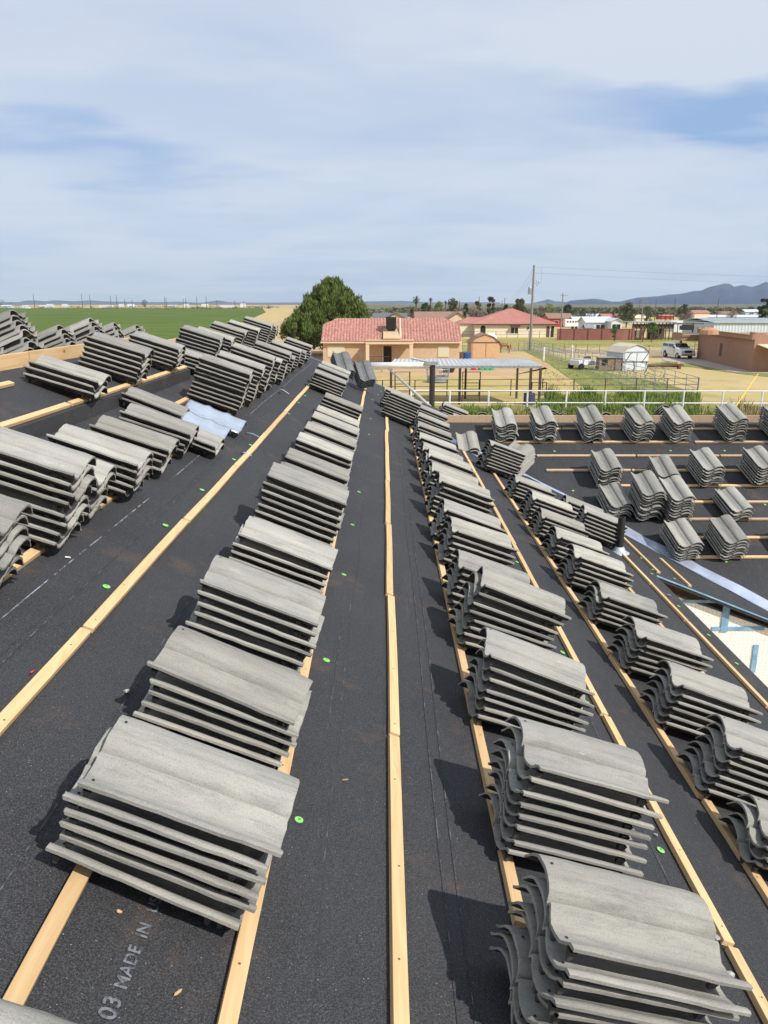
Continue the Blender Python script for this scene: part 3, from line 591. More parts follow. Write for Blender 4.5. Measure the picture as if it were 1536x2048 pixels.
# a bundle of dark tiles stood up so their faces look back at the viewer
for q, (x, rr) in enumerate(((-.62, 0), (-.31, 0))):
    for k in range(5):
        d = Vector((.25, -.78, -.62)).normalized(); w = Vector((ca, 0, -sa)); nm = d.cross(w).normalized(); w = nm.cross(d)
        M3 = Matrix((d, w, nm)).transposed(); p = Vector((x + .02 * q, 12.0, zm(x) + .30 - q * .01)) + nm * (.038 * (k - 4)) * 1.0
        TILES.append((Matrix.Translation(p) @ M3.to_4x4(), TMD[k % 2], f'{("front", "second", "third", "fourth", "rear")[k]} tile of the {("left", "right")[q]} upright dark stack at the roof end', 1.0 / 12 ** 2 * (3 if k == 4 else 1)))
TILES.sort(key=lambda t: -t[3])
GRP = 'grey concrete roof tiles stacked ready for laying'
seen = set()
for (Mx, me, lab, sc) in TILES[:300]:
    o = bpy.data.objects.new('roof_tile', me); COL.objects.link(o); o.matrix_world = Mx; tag(o, lab, 'roof tile', GRP)
rest = MB(); coarse = {}
for (Mx, me, lab, sc) in TILES[300:]:
    src = me; o_ = len(rest.v); rest.v += [tuple(Mx @ v.co) for v in src.vertices]
    for p in src.polygons: rest.f.append(tuple(i + o_ for i in p.vertices)); rest.m.append(p.material_index + (3 if src in TMD else 0))
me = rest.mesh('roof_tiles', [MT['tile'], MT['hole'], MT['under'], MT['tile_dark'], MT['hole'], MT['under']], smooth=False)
o = bpy.data.objects.new('roof_tiles', me); COL.objects.link(o); tag(o, 'remaining grey tiles in the farther and lower layers of the stacks', 'roof tiles', GRP, 'stuff')
print('TILES', len(TILES))
# ------------------------------------------------------------------ bright metal S pieces and litter on the roof
def metal_piece(x, y, lab, rz, ln=.46, lift=.05):
    b = MB(); pr = [(-.16, .0), (-.14, .012), (-.09, .004), (-.04, .012), (-.01, .035), (.04, .06), (.08, .062), (.12, .045), (.15, .01)]
    nx = 12
    for i in range(nx + 1):
        u = i / nx; rib = .010 if i in (4, 8) else 0
        for (yy, z) in pr: b.v.append(((u - .5) * ln, yy, z + rib))
    k = len(pr)
    for i in range(nx):
        for j in range(k - 1): b.f.append((i * k + j, i * k + j + 1, i * k + k + 1 + j, i * k + k + j)); b.m.append(0)
    o = b.build('metal_flashing_piece', MT['steel'], None, smooth=True, label=lab, cat='flashing', group='bright metal flashing pieces'); s = o.modifiers.new('s', 'SOLIDIFY'); s.thickness = .002
    d, w, nm = FR['main']; M3 = Matrix((d, w, nm)).transposed() @ Matrix.Rotation(R(rz), 3, 'Z'); p = Vector((x, y, zm(x))) + nm * lift; o.matrix_world = Matrix.Translation(p) @ M3.to_4x4()
metal_piece(-1.37, 5.50, 'bright galvanised ribbed piece lying in front of its twin', -1, lift=.05)
metal_piece(-1.33, 5.90, 'bright galvanised ribbed piece lying behind its twin', 0, lift=.06)
def chip(px, py, s, lab, m='chip', name='mortar_chip', cat='debris', el=1.5):
    X, Y = mpx(px, py); b = MB(); rr = random.Random(px)
    pts = [(math.cos(a) * s * el * rr.uniform(.7, 1), math.sin(a) * s * rr.uniform(.6, 1)) for a in [k * math.pi / 3 for k in range(6)]]
    b.prism([(x, y, 0) for x, y in pts], (0, 0, s * .6)); b.add([(0, 0, s * .85)] + [(x * .8, y * .8, s * .59) for x, y in pts], [(0, k + 1, (k + 1) % 6 + 1) for k in range(6)])
    o = b.build(name, MT[m], None, label=lab, cat=cat); o.rotation_euler = (0, AL, rr.uniform(0, 3)); o.location = (X, Y, zm(X) + .005)
chip(1404, 1833, .012, 'small pale mortar chip beside the lower batten, upper of two'); chip(1428, 1880, .014, 'small pale mortar chip at the foot of the batten end')
chip(1460, 1955, .013, 'grey tile chip beside the lowest right batten'); chip(1311, 1673, .008, 'tiny pale chip above the lime cap nail')
chip(254, 1387, .011, 'small grey tile chip left of the second stack shadow'); chip(137, 1118, .007, 'thin white chip on the felt below the left stacks', 'white', el=3)
chip(238, 1828, .005, 'crumb of tan sawdust above the printed roll marking', 'shedwood', 'sawdust_crumb')
chip(356, 1990, .004, 'single pine splinter lying on the felt by the print', 'pine', 'wood_splinter', el=4)
chip(690, 1563 - 0, .004, 'tan splinter on the felt right of the near left stack', 'pine', 'wood_splinter', el=3.5)
chip(1337, 1192, .013, 'crumpled pale foil scrap near the eave', 'lead', 'foil_scrap', el=2.5)
chip(560, 788, .02, 'dark lump of torn felt on the upper felt', 'felt', 'felt_scrap')
def strand(pts, r, name, m, lab, cat):
    b = MB(); P = []
    for (x, y, h) in pts: X, Y = mpx(x, y); P.append((X, Y, zm(X) + h))
    b.tube(P, r, 6); b.build(name, MT[m], None, smooth=True, label=lab, cat=cat)
strand([(494, 868, .012), (507, 873, .02), (520, 878, .012), (529, 881, .01)], .0035, 'string', 'string', 'short blue string lying across the felt near the left batten', 'string')
strand([(484, 908, .01), (490, 914, .03), (497, 912, .02), (503, 915, .01)], .006, 'plastic_strap', 'string', 'short twisted blue plastic strap beside the left batten', 'strap')
strand([(558, 780, .01), (567, 784, .02), (578, 790, .01)], .006, 'twig', 'chip', 'thin pale twig on the felt below the dark stacks', 'twig')
strand([(62 + 0, 1352, .01), (70, 1348, .012)], .003, 'red_scrap', 'redp', 'tiny red scrap beside the left batten', 'debris')
# ------------------------------------------------------------------ ground, fields, mountains
def sheet(name, pts, z, m, **k):
    b = MB(); b.add([(x, y, z) for x, y in pts], [tuple(range(len(pts)))]); return b.build(name, m, None, kind='structure', recalc=False, **k)
MT['pasture'] = mat('dry_pasture', (.50, .38, .20), .95, 0, (.43, .35, .16), .12, 6, lo=.38, hi=.62, col3=(.22, .22, .075), scale3=.055, lo3=.56, hi3=.70, bump=.4, bscale=3, bdist=.05, spec=.04)
MT['greenpasture'] = mat('green_pasture', (.34, .30, .115), .95, 0, (.22, .235, .07), .35, 6, lo=.38, hi=.62, col3=(.36, .28, .12), scale3=.10, lo3=.52, hi3=.62, stretch=(.25, 1, 1), spec=.04)
MT['crop'] = mat('green_crop', (.080, .122, .026), .95, 0, (.115, .155, .04), .05, 7, lo=.4, hi=.6, stretch=(.35, 1, 1), col3=(.035, .075, .012), scale3=.09, lo3=.63, hi3=.68, spec=.04)
MT['fallow'] = mat('fallow_soil', (.46, .35, .21), .95, 0, (.40, .29, .16), .01, 4, stretch=(.1, 1, 1), spec=.04)
MT['dirt'] = mat('bare_dirt', (.50, .35, .21), .95, 0, (.43, .29, .16), .3, 6, bump=.3, bscale=2, bdist=.05, spec=.04)
MT['arena'] = mat('arena_sand', (.48, .37, .19), .95, 0, (.41, .34, .13), .22, 6, lo=.42, hi=.58, stretch=(.3, 1, 1), col3=(.40, .26, .14), scale3=.7, spec=.04)
MT['gravel'] = mat('grey_dirt_road', (.34, .27, .21), .95, 0, (.29, .23, .17), .6, 6, spec=.04)
MT['weeds'] = mat('weedy_strip', (.17, .20, .065), .95, 0, (.26, .25, .09), 1.2, 6, lo=.4, hi=.6, col3=(.36, .28, .14), scale3=.6, lo3=.55, hi3=.7, spec=.04)
MT['hill'] = mat('haze_blue_hill', (.045, .065, .13), .95, 0, (.03, .042, .085), .006, 6, lo=.35, hi=.65, spec=.04)  # blue of the distance haze is put into the hill colour
B = 16000
sheet('ground', [(-B, -400), (B, -400), (B, B), (-B, B)], 0, MT['pasture'])
def G(*p): return [gp(*q) for q in p]
sheet('crop_field', [(-2600, 1150), (-2600, 20), (-16, 20), (-14, 60), (-22, 132), (-40, 190), (-95, 640), (-180, 1180)], .02, MT['crop'])
sheet('fallow_field', [(-4200, 1185), (-140, 1185), (-60, 640), (-38, 230), (-22, 260), (300, 1300), (-200, 3200), (-4200, 3200)], .02, MT['fallow'])
MT['scrub'] = mat('far_scrub', (.15, .145, .09), .95, 0, (.09, .10, .06), .02, 5, stretch=(.3, 1, 1), col3=(.26, .21, .14), scale3=.006, lo3=.5, hi3=.62, spec=.04)
sheet('far_desert', [(-16000, 3210), (-200, 3210), (-20, 560), (-14, 420), (700, 420), (9000, 3000), (16000, 15900), (-16000, 15900)], .08, MT['scrub'])
sheet('dirt_yard', G((560, 640), (640, 640), (760, 745), (640, 800), (480, 800), (560, 690)), .03, MT['dirt'])
sheet('green_pasture', G((925, 678), (1110, 676), (1536, 672), (1700, 672), (1700, 695), (1330, 694), (1000, 692), (925, 686)), .02, MT['greenpasture'])
sheet('green_pasture', G((925, 690), (1010, 693), (1140, 694), (1125, 700), (1080, 702), (925, 704)), .028, MT['greenpasture'])
sheet('dirt_road', G((1010, 697), (1140, 699), (1400, 702), (1700, 705), (1700, 715), (1395, 713), (1140, 706), (1010, 701)), .032, MT['gravel'])
sheet('dirt_lot', G((925, 704), (1015, 704), (1110, 722), (1095, 738), (1020, 752), (640, 752), (640, 728), (925, 728)), .024, MT['dirt'])
sheet('riding_arena', G((520, 752), (1020, 752), (1090, 735), (1240, 800), (1240, 812), (960, 812), (520, 812)), .024, MT['arena'])
sheet('weed_strip', G((1045, 700), (1062, 699), (1110, 712), (1200, 742), (1330, 768), (1400, 790), (1300, 806), (1190, 790), (1100, 730)), .036, MT['weeds'])
sheet('weed_strip', G((860, 812), (1900, 812), (2100, 900), (700, 900)), .030, MT['weeds'])
sheet('weed_strip', G((1350, 722), (1440, 728), (1560, 742), (1640, 750), (1640, 765), (1480, 748), (1380, 734), (1290, 735), (1200, 745), (1190, 738)), .034, MT['weeds'])
sheet('concrete_apron', G((1325, 716), (1395, 714), (1480, 738), (1640, 745), (1640, 752), (1470, 745), (1380, 728), (1325, 722)), .045, MT['concrete'])
def range_(name, Y, prof, depth, hs=1.0, seed=0, m='hill'):
    b = MB(); n = 150; rows = 14; xs0, xs1 = prof[0][0], prof[-1][0]
    def top(px):
        for (a, h0), (c, h1) in zip(prof, prof[1:]):
            if a <= px <= c: t = (px - a) / (c - a); return h0 + (h1 - h0) * t
        return prof[-1][1]
    for i in range(n + 1):
        px = xs0 + (xs1 - xs0) * i / n; X = xat(px, 606, Y); H = max(hz(top(px), Y) + 3, 3)
        for j in range(rows + 1):
            v = j / rows; y = Y - depth * v; x = X * (y / Y); e = Vector((x * .0032 + seed, y * .0016, seed * 2.1))
            rg = 1 - abs(noise.noise(e) * 1.6); e2 = noise.noise(Vector((x * .012, seed * 5.0, 0))) * H * .05
            h = e2 * (1 - v) + H * (1 - v) ** 1.1 * (1 if j == 0 else (.62 + .45 * rg)) + (0 if j in (0,) else noise.noise(e * 4) * H * .07 * (1 - v))
            if j == rows: h = -4
            b.v.append((x, y, h))
    for i in range(n):
        for j in range(rows): k = i * (rows + 1) + j; b.f.append((k, k + 1, k + rows + 2, k + rows + 1)); b.m.append(0)
    b.build(name, MT[m], None, kind='structure', recalc=False, smooth=True)
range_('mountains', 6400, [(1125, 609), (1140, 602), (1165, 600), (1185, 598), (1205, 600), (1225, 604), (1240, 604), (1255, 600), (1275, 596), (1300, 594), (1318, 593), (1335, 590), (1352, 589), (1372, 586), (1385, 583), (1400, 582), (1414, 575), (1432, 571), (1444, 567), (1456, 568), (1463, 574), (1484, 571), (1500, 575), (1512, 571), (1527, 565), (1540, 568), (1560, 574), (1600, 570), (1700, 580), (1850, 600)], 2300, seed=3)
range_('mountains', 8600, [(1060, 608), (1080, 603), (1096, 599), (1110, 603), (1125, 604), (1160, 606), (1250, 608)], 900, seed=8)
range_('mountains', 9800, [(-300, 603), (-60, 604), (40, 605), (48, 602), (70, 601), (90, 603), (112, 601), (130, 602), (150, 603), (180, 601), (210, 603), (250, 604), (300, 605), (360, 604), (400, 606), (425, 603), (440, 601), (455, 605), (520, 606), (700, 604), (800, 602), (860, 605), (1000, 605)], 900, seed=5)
# ------------------------------------------------------------------ vegetation
def leaves(b, c, rad, n, size, rnd, flat=1.0, mi=0, shell=.0, up=False):
    for _ in range(n):
        while True:
            p = Vector((rnd.uniform(-1, 1), rnd.uniform(-1, 1), rnd.uniform(-1, 1)))
            if shell <= p.length <= 1: break
        q = Vector(c) + Vector((p.x * rad[0], p.y * rad[1], p.z * rad[2]))
        a = Vector((rnd.gauss(0, 1), rnd.gauss(0, 1), rnd.gauss(0, 1))).normalized()
        if up: a = (a * .45 + Vector((0, 0, 1)) + p * .5).normalized()
        t = a.cross(Vector((rnd.gauss(0, 1), rnd.gauss(0, 1), rnd.gauss(0, 1)))).normalized(); s = size * rnd.uniform(.6, 1.3)
        if up: b.add([q - t * s * .28, q + t * s * .28, q + a * s * 1.3], [(0, 1, 2)], mi)
        else: b.add([q - a * s * .5, q + t * s * .35, q + a * s * .5, q - t * s * .35], [(0, 1, 2, 3)], mi)
def tree(name, x, y, h, w, label, cat='tree', leaf='leaf_dark', n=2600, size=None, trunk=.25, clusters=22, shape='round', group=None, seed=None, bare=False):
    rnd = random.Random(seed if seed is not None else int(x * 7 + y * 3)); root = empty(name, (x, y, 0), label=label, cat=cat, group=group); size = size or h * .045
    t = MB(); r = w * .025 + .05; cb = h * trunk
    t.tube([(0, 0, -.1), (rnd.uniform(-.1, .1), 0, cb), (rnd.uniform(-.2, .2) * w * .1, 0, h * .7)], [r, r * .75, r * .25], 7)
    b = MB(); per = max(8, n // clusters)
    for k in range(clusters):
        u = rnd.random(); ang = rnd.uniform(0, 2 * math.pi); zf = cb * .8 + (h - cb * .8) * (u ** .8)
        v = (zf - cb * .8) / (h - cb * .8)
        if shape == 'round': rr = w * .5 * math.sqrt(max(.02, 1 - (v * 1.9 - .9) ** 2 if v > .47 else 1 - (.47 - v) ** 2 * 2)) * .78
        elif shape == 'cone': rr = w * .5 * (1 - v) * .85 + .02 * w
        else: rr = w * .5 * (.55 + .45 * math.sin(v * 3.1)) * .8
        rho = rr * math.sqrt(rnd.uniform(.15, 1)); c = (rho * math.cos(ang), rho * math.sin(ang), min(zf, h * .95))
        cr = w * rnd.uniform(.10, .19); leaves(b, c, (cr, cr, cr * rnd.uniform(.7, 1.1)), per, size, rnd, shell=.35)
        if k % 2 == 0: t.tube([(0, 0, cb * .9), (c[0] * .5, c[1] * .5, (cb + c[2]) * .5), c], [r * .45, r * .25, r * .08], 5)
    t.build('trunk', MT['bark'], root); b.build('crown', MT[leaf], root, recalc=False); return root
def big_pine():
    x, y = xat(664, 700, 112), 112; h = hz(562, 112); w = 13.4; rnd = random.Random(11); root = empty('pine_tree', (x, y, 0), label='large dense dark green pine beside the tan house', cat='tree')
    t = MB(); t.tube([(0, 0, -.1), (.1, 0, 3), (.2, .1, 7), (0, 0, h - 2)], [.42, .36, .24, .08], 9); b = MB()
    prof = [(.0, .55), (.10, .74), (.2, .92), (.30, 1.0), (.42, .95), (.55, .82), (.68, .66), (.8, .48), (.9, .30), (1.0, .10)]
    def pr(v):
        for (a, q), (c, s) in zip(prof, prof[1:]):
            if a <= v <= c: return q + (s - q) * (v - a) / (c - a)
        return .1
    z0 = 1.2
    for k in range(270):
        v = rnd.random() ** .85; ang = rnd.uniform(0, 2 * math.pi); rr = w * .5 * pr(v) * (.55 + .45 * rnd.random() ** .5) * .93; z = z0 + (h - .5 - z0) * v
        wob = 1 + .09 * math.sin(ang * 4 + v * 9); c = Vector((rr * wob * math.cos(ang) + (-.6 if v < .4 else .15), rr * wob * math.sin(ang), z))
        q = rnd.uniform(.5, .95); leaves(b, c, (q * .72, q * .72, q * 1.3), 190, .32, rnd, shell=.3, up=True)
        if k % 3 == 0: t.tube([(.1, 0, max(2, z * .62)), (c.x * .55, c.y * .55, z * .85), tuple(c)], [.13, .08, .03], 5)
    t.build('trunk', MT['bark'], root); b.build('crown', MT['leaf_pine'], root, recalc=False)
big_pine()
def T(name, px, py_top, Y, wpx, label, **k):
    D = Y * c_; x = xat(px, 620, Y); h = hz(py_top, Y); tree(name, x, Y, h, wpx * D / F, label, **k)
T('shrub', 588, 644, 105, 18, 'light green young shrub left of the big pine', cat='shrub', leaf='leaf_lime', n=900, trunk=.1)
# trees behind the houses
T('tree', 852, 605, 330, 26, 'broad dark tree between the two palms', leaf='leaf_dark', group='trees beyond the houses')
T('tree', 876, 604, 300, 24, 'pale lime green tree just right of the slim palms', leaf='leaf_lime', group='trees beyond the houses')
T('tree', 907, 597, 280, 28, 'tall dark grey green tree behind the brown roofed house', leaf='leaf_olive', group='trees beyond the houses', shape='round')
T('tree', 932, 607, 290, 14, 'small dark tree behind the brown roof gable', leaf='leaf_dark', group='trees beyond the houses')
T('tree', 955, 603, 300, 18, 'hazy olive tree left of the tall eucalyptus', leaf='leaf_olive', group='trees beyond the houses')
T('tree', 982, 593, 240, 22, 'tall loose eucalyptus left of the white house roof peak', leaf='leaf_olive', shape='tall', group='trees beyond the houses', n=2200)
T('tree', 1012, 609, 250, 18, 'low dark tree behind the left of the red hip roof', leaf='leaf_dark', group='trees beyond the houses')
T('tree', 1040, 598, 230, 36, 'wide olive tree rising behind the red hip roof peak', leaf='leaf_olive', group='trees beyond the houses', n=3500)
T('bare_tree', 955, 614, 220, 40, 'bare brownish tree left of the white house', leaf='leaf_bare', group='bare winter trees', n=2200)
T('bare_tree', 915, 616, 260, 22, 'bare tree behind the brown roof ridge', leaf='leaf_bare', group='bare winter trees', n=1200)
T('bare_tree', 822, 612, 320, 30, 'bare shrubby tree behind the grey roofed house', leaf='leaf_bare', group='bare winter trees', n=1200)
T('tree', 1102, 609, 300, 30, 'pale feathery tree right of the utility pole', leaf='leaf_lime', group='trees beyond the houses', n=1400)
T('bare_tree', 1082, 612, 290, 20, 'bare tree right behind the tall utility pole', leaf='leaf_bare', group='bare winter trees', n=1000)
T('tree', 1135, 610, 260, 22, 'round very dark tree behind the brown barn roof', leaf='leaf_dark', group='trees beyond the houses', n=2200)
T('tree', 1167, 617, 280, 14, 'dark tree right of the brown barn', leaf='leaf_dark', group='trees beyond the houses', n=900)
T('tree', 1184, 619, 300, 22, 'low row tree behind the manufactured home', leaf='leaf_dark', group='trees beyond the houses', n=900)
T('tree', 1255, 609, 240, 46, 'big round olive brown tree behind the manufactured home', leaf='leaf_olive', group='trees beyond the houses', n=4200)
T('tree', 1232, 618, 260, 24, 'smaller dark tree touching the big round olive tree', leaf='leaf_dark', group='trees beyond the houses', n=1300)
T('tree', 1295, 613, 270, 26, 'yellowish round tree right of the big olive tree', leaf='leaf_olive', group='trees beyond the houses', n=1800)
T('tree', 1367, 608, 280, 24, 'dark round tree behind the pink bare tree', leaf='leaf_dark', group='trees beyond the houses', n=1800)
T('bare_tree', 1372, 621, 240, 34, 'bare pinkish tree behind the wire pens', leaf='leaf_bare', group='bare winter trees', n=2400)
T('bare_tree', 1465, 621, 250, 34, 'bare tree behind the long white metal barn', leaf='leaf_bare', group='bare winter trees', n=1600)
T('tree', 1528, 597, 170, 26, 'tall dark tree cut by the right frame edge', leaf='leaf_dark', group='trees beyond the houses', n=2600, shape='tall', trunk=.1)
T('tree', 1480, 617, 420, 30, 'small dark tree far behind the white barns', leaf='leaf_dark', group='trees beyond the houses', n=700)
T('tree', 1432, 618, 420, 40, 'low olive tree behind the red roofed far house', leaf='leaf_olive', group='trees beyond the houses', n=900)
for i, (px, t) in enumerate(((1316, 617), (1324, 618), (1332, 619), (1342, 616))):
    T('cypress', px, t, 330, 6, ('narrow dark cypress, leftmost of four', 'narrow dark cypress, second of four', 'narrow dark cypress, third of four', 'narrow dark cypress, rightmost of four')[i], leaf='leaf_dark', shape='cone', n=500, clusters=12, group='cypresses in a row', trunk=.05)
T('young_tree', 1233, 650, 152, 20, 'young green tree in front of the red block wall', leaf='leaf_bright', n=1500, trunk=.35)
T('young_tree', 1308, 645, 150, 28, 'young bright green tree beside the wire pens', leaf='leaf_bright', n=1900, trunk=.4)
T('bare_tree', 1290, 650, 151, 13, 'thin bare sapling by the gate in the red wall', leaf='leaf_bare', n=300, trunk=.4)
T('shrub', 1392, 648, 175, 20, 'green shrub behind the flat roofed porch', cat='shrub', leaf='leaf_bright', n=900, trunk=.1)
T('tree', 291, 600, 900, 17, 'lone dark tree in the far fields on the left', leaf='leaf_dark', n=700)
T('tree', 537, 608, 1000, 18, 'far tree clump left of the big pine, right one', leaf='leaf_dark', n=500)
T('tree', 524, 610, 1000, 12, 'far tree clump left of the big pine, left one', leaf='leaf_dark', n=400)
T('tree', 5, 600, 1300, 24, 'far dark tree at the left frame edge', leaf='leaf_dark', n=500)
T('tree', 24, 604, 1300, 16, 'far dark tree behind the white farm sheds', leaf='leaf_dark', n=400)
def palm(px, top, Y, wpx, label):
    x = xat(px, 620, Y); h = hz(top, Y); rnd = random.Random(px); root = empty('palm_tree', (x, Y, 0), label=label, cat='palm tree', group='palms behind the houses'); r = wpx * Y / F / 2
    t = MB(); t.tube([(0, 0, -.1), (.1, 0, h * .5), (0, 0, h - r * .9)], [.3, .24, .2], 7); t.build('trunk', MT['bark'], root); b = MB()
    for k in range(34):
        a = rnd.uniform(0, 6.28); e = rnd.uniform(-.9, 1.3); P = [Vector((0, 0, h - r * .9))]; d = Vector((math.cos(a) * math.cos(e), math.sin(a) * math.cos(e), math.sin(e)))
        for q in range(5): P.append(P[-1] + d * r * .24); d = (d + Vector((0, 0, -.28))).normalized()
        sd_ = Vector((-math.sin(a), math.cos(a), 0))
        for q in range(5):
            w0 = r * .10 * (1 - abs(q - 2) * .2); b.add([P[q] - sd_ * w0, P[q] + sd_ * w0, P[q + 1] + sd_ * w0 * .8, P[q + 1] - sd_ * w0 * .8], [(0, 1, 2, 3)])
            for sg in (-1, 1): b.add([P[q], P[q + 1], P[q] + sd_ * sg * r * .22 + Vector((0, 0, -r * .12))], [(0, 1, 2)])
    b.build('crown', MT['leaf_dark'], root, recalc=False)
palm(832, 592, 230, 15, 'stout shaggy palm, nearest of the palms'); palm(861, 595, 300, 8, 'slim palm, middle of the three palms'); palm(891, 601, 320, 7, 'slim short palm, right of the lime green tree'); palm(825, 614, 170, 12, 'low fan palm beside the grey roofed house')
# far-off tree and town line that reads as one mass
b = MB(); rnd = random.Random(3)
for k in range(900):
    px = rnd.choice((rnd.uniform(-200, 560), rnd.uniform(740, 1800), rnd.uniform(740, 1800), rnd.uniform(740, 1800), rnd.uniform(1100, 1600))); Y = rnd.uniform(900, 1500) if px < 600 else rnd.uniform(420, 900); hh = rnd.uniform(1.0, 2.6) * (1.25 if px > 700 else 1)
    leaves(b, (xat(px, 610, Y), Y, hh * .5), (hh * rnd.uniform(1.5, 4), hh, hh * .6), 30, hh * .6, rnd)
b.build('far_trees', MT['leaf_olive'], None, kind='stuff', label='far line of low dark trees along the horizon', cat='trees', recalc=False)
# tall weeds behind the wing roof
def blades(name, areas, lab, m, cat='grass', h0=.5, seed=5):
    b = MB(); rnd = random.Random(seed)
    for (px0, px1, Y0, Y1, n, hh) in areas:
        for _ in range(n):
            Y = rnd.uniform(Y0, Y1); X = xat(rnd.uniform(px0, px1), 800, Y)
            cl_ = .25 + 1.5 * max(0, noise.noise(Vector((X * .6, Y * .6, seed))) + .22)
            h = hh * cl_ * rnd.uniform(.5, 1.1); a = rnd.uniform(0, 3.14); w = .035 * rnd.uniform(.6, 1.4); ln = rnd.uniform(-.35, .35) * h; q = Vector((math.cos(a) * w, math.sin(a) * w, 0)); p = Vector((X, Y, 0))
            b.add([p - q, p + q, p + Vector((ln * .4, 0, h * .6)) + q * .7, p + Vector((ln, ln * .4, h)), p + Vector((ln * .4, 0, h * .6)) - q * .7], [(0, 1, 2, 3, 4)])
    b.build(name, MT[m], None, kind='stuff', label=lab, cat=cat, recalc=False)
blades('tall_grass', [(905, 1060, 42, 52, 5200, .8), (1075, 1400, 43, 53.5, 11000, .8), (1090, 1200, 53, 60, 2500, .9), (1380, 1700, 38, 50, 4500, .7), (1120, 1400, 54, 62, 3500, .8)], 'tall green weeds growing along the white pipe fence', 'grass')
blades('dry_weeds', [(905, 1700, 36, 54, 7000, .6), (1440, 1700, 40, 54, 4000, .9)], 'dry brown weeds among the green ones by the fence', 'drygrass', 'weeds', seed=9)
blades('pasture_tufts', [(925, 1500, 122, 160, 1600, .25), (1080, 1330, 62, 100, 1800, .25)], 'short green tufts scattered over the pasture', 'weeds_leaf' if 'weeds_leaf' in MT else 'grass', seed=12)
# ------------------------------------------------------------------ houses
def box_house(name, x0, x1, y0, y1, h, wallm, label, cat='house', par_ov=.4):
    root = empty(name, ((x0 + x1) / 2, (y0 + y1) / 2, 0), label=label, cat=cat); root.location = ((x0 + x1) / 2, (y0 + y1) / 2, 0)
    cx, cy = root.location.x, root.location.y; b = MB(); b.box((0, 0, h / 2), (x1 - x0, y1 - y0, h)); w = b.build('wall', MT[wallm], root); return root, cx, cy
def wavy(name, P0, P1, Q1, Q0, root, m, per=.38, amp=.085, rowstep=.42, step=.012, cx=0, cy=0, roll=True):
    """tiled slope: eave P0-P1, top Q0-Q1, all world points; rolls run up the slope and keep their spacing"""
    P0, P1, Q0, Q1 = map(Vector, (P0, P1, Q0, Q1)); ax = (P1 - P0).normalized(); up = (Q0 + Q1) / 2 - (P0 + P1) / 2; up = up - ax * up.dot(ax); Ls = up.length; up.normalize(); nm = ax.cross(up).normalized()
    if nm.z < 0: nm = -nm
    nr = max(1, int(Ls / rowstep)); b = MB(); rowsv = []
    def edge(A, Bp, t): return (A + (Bp - A) * t - P0).dot(ax)
    for r in range(nr):
        for e in (0, 1):
            t = (r + e) / nr; u0 = edge(P0, Q0, t); u1 = edge(P1, Q1, t); n0 = math.floor(u0 / (per / 6)); n1 = math.ceil(u1 / (per / 6)); pts = []
            us = [u0] + [k * per / 6 for k in range(n0 + 1, n1)] + [u1]
            for u in us: pts.append(P0 + ax * u + up * (Ls * t) + nm * ((amp * abs(math.sin(u * math.pi / per)) ** .8 if roll else 0) + (step if e == 0 else 0) + .02))
            rowsv.append((us, pts))
    for r in range(nr):
        (ua, pa), (ub, pb) = rowsv[2 * r], rowsv[2 * r + 1]; o = len(b.v); b.v += [tuple(p - Vector((cx, cy, 0))) for p in pa + pb]; i = j = 0; na = len(pa)
        while i < len(pa) - 1 or j < len(pb) - 1:
            if j >= len(pb) - 1 or (i < len(pa) - 1 and ua[i + 1] <= ub[j + 1]): b.f.append((o + i, o + i + 1, o + na + j)); i += 1
            else: b.f.append((o + i, o + na + j + 1, o + na + j)); j += 1
            b.m.append(0)
        if r:      # butt edge of the course
            (uc, pc) = rowsv[2 * r - 1]
            k = min(len(pa), len(pc)); o = len(b.v); b.v += [tuple(p - Vector((cx, cy, 0))) for p in pa[:k] + pc[:k]]
            for q in range(k - 1): b.f.append((o + q, o + q + 1, o + k + q + 1, o + k + q)); b.m.append(0)
    return b, nm
# tan house ------------------------------------------------------
hx0, hx1, hy0, hy1 = -7.55, 9.35, 97.2, 106.4; root, cx, cy = box_house('tan_house', hx0, hx1, hy0, hy1, 2.55, 'stucco', 'tan stucco house with a red clay tile roof and a small porch')
ez, rz_, ry = 2.62, 5.25, 101.8; ov = .45
bk = .72
gx0, gx1 = hx0 - .2, hx1 + .2; bz = ez + (rz_ - ez) * bk; by = (hy0 - ov) + (ry - hy0 + ov) * bk; jx = 1.75
b1, _ = wavy('r', (gx0, hy0 - ov, ez), (gx1, hy0 - ov, ez), (gx1 + .0, by, bz), (gx0, by, bz), root, 'redroof', cx=cx, cy=cy)
b2, _ = wavy('r', (gx0, by, bz), (gx1, by, bz), (gx1 - jx, ry, rz_), (gx0 + jx, ry, rz_), root, 'redroof', cx=cx, cy=cy)
bb = MB(); bb.add(b1.v, b1.f); bb.add(b2.v, b2.f)
by2 = hy1 + ov - (hy1 + ov - ry) * bk
O = lambda x, y, z: (x - cx, y - cy, z)
bb.add([O(gx0, hy1 + ov, ez), O(gx1, hy1 + ov, ez), O(gx1, by2, bz), O(gx1 - jx, ry, rz_), O(gx0 + jx, ry, rz_), O(gx0, by2, bz)], [(0, 1, 2, 3, 4, 5)])
for gx, jj in ((gx0, jx), (gx1, -jx)): bb.add([O(gx, by, bz), O(gx, by2, bz), O(gx + jj, ry, rz_)], [(0, 1, 2)])
bb.build('roof', MT['redroof'], root, recalc=False, label='red clay S-tile roof with clipped gables')
b = MB()
for gx in (hx0 + .01, hx1 - .01 - .1): b.prism([O(gx, hy0 + .02, 2.55), O(gx, hy1 - .02, 2.55), O(gx, by2, bz - .12), O(gx, by, bz - .12)], (.1, 0, 0))
b.build('gable', MT['stucco'], root)
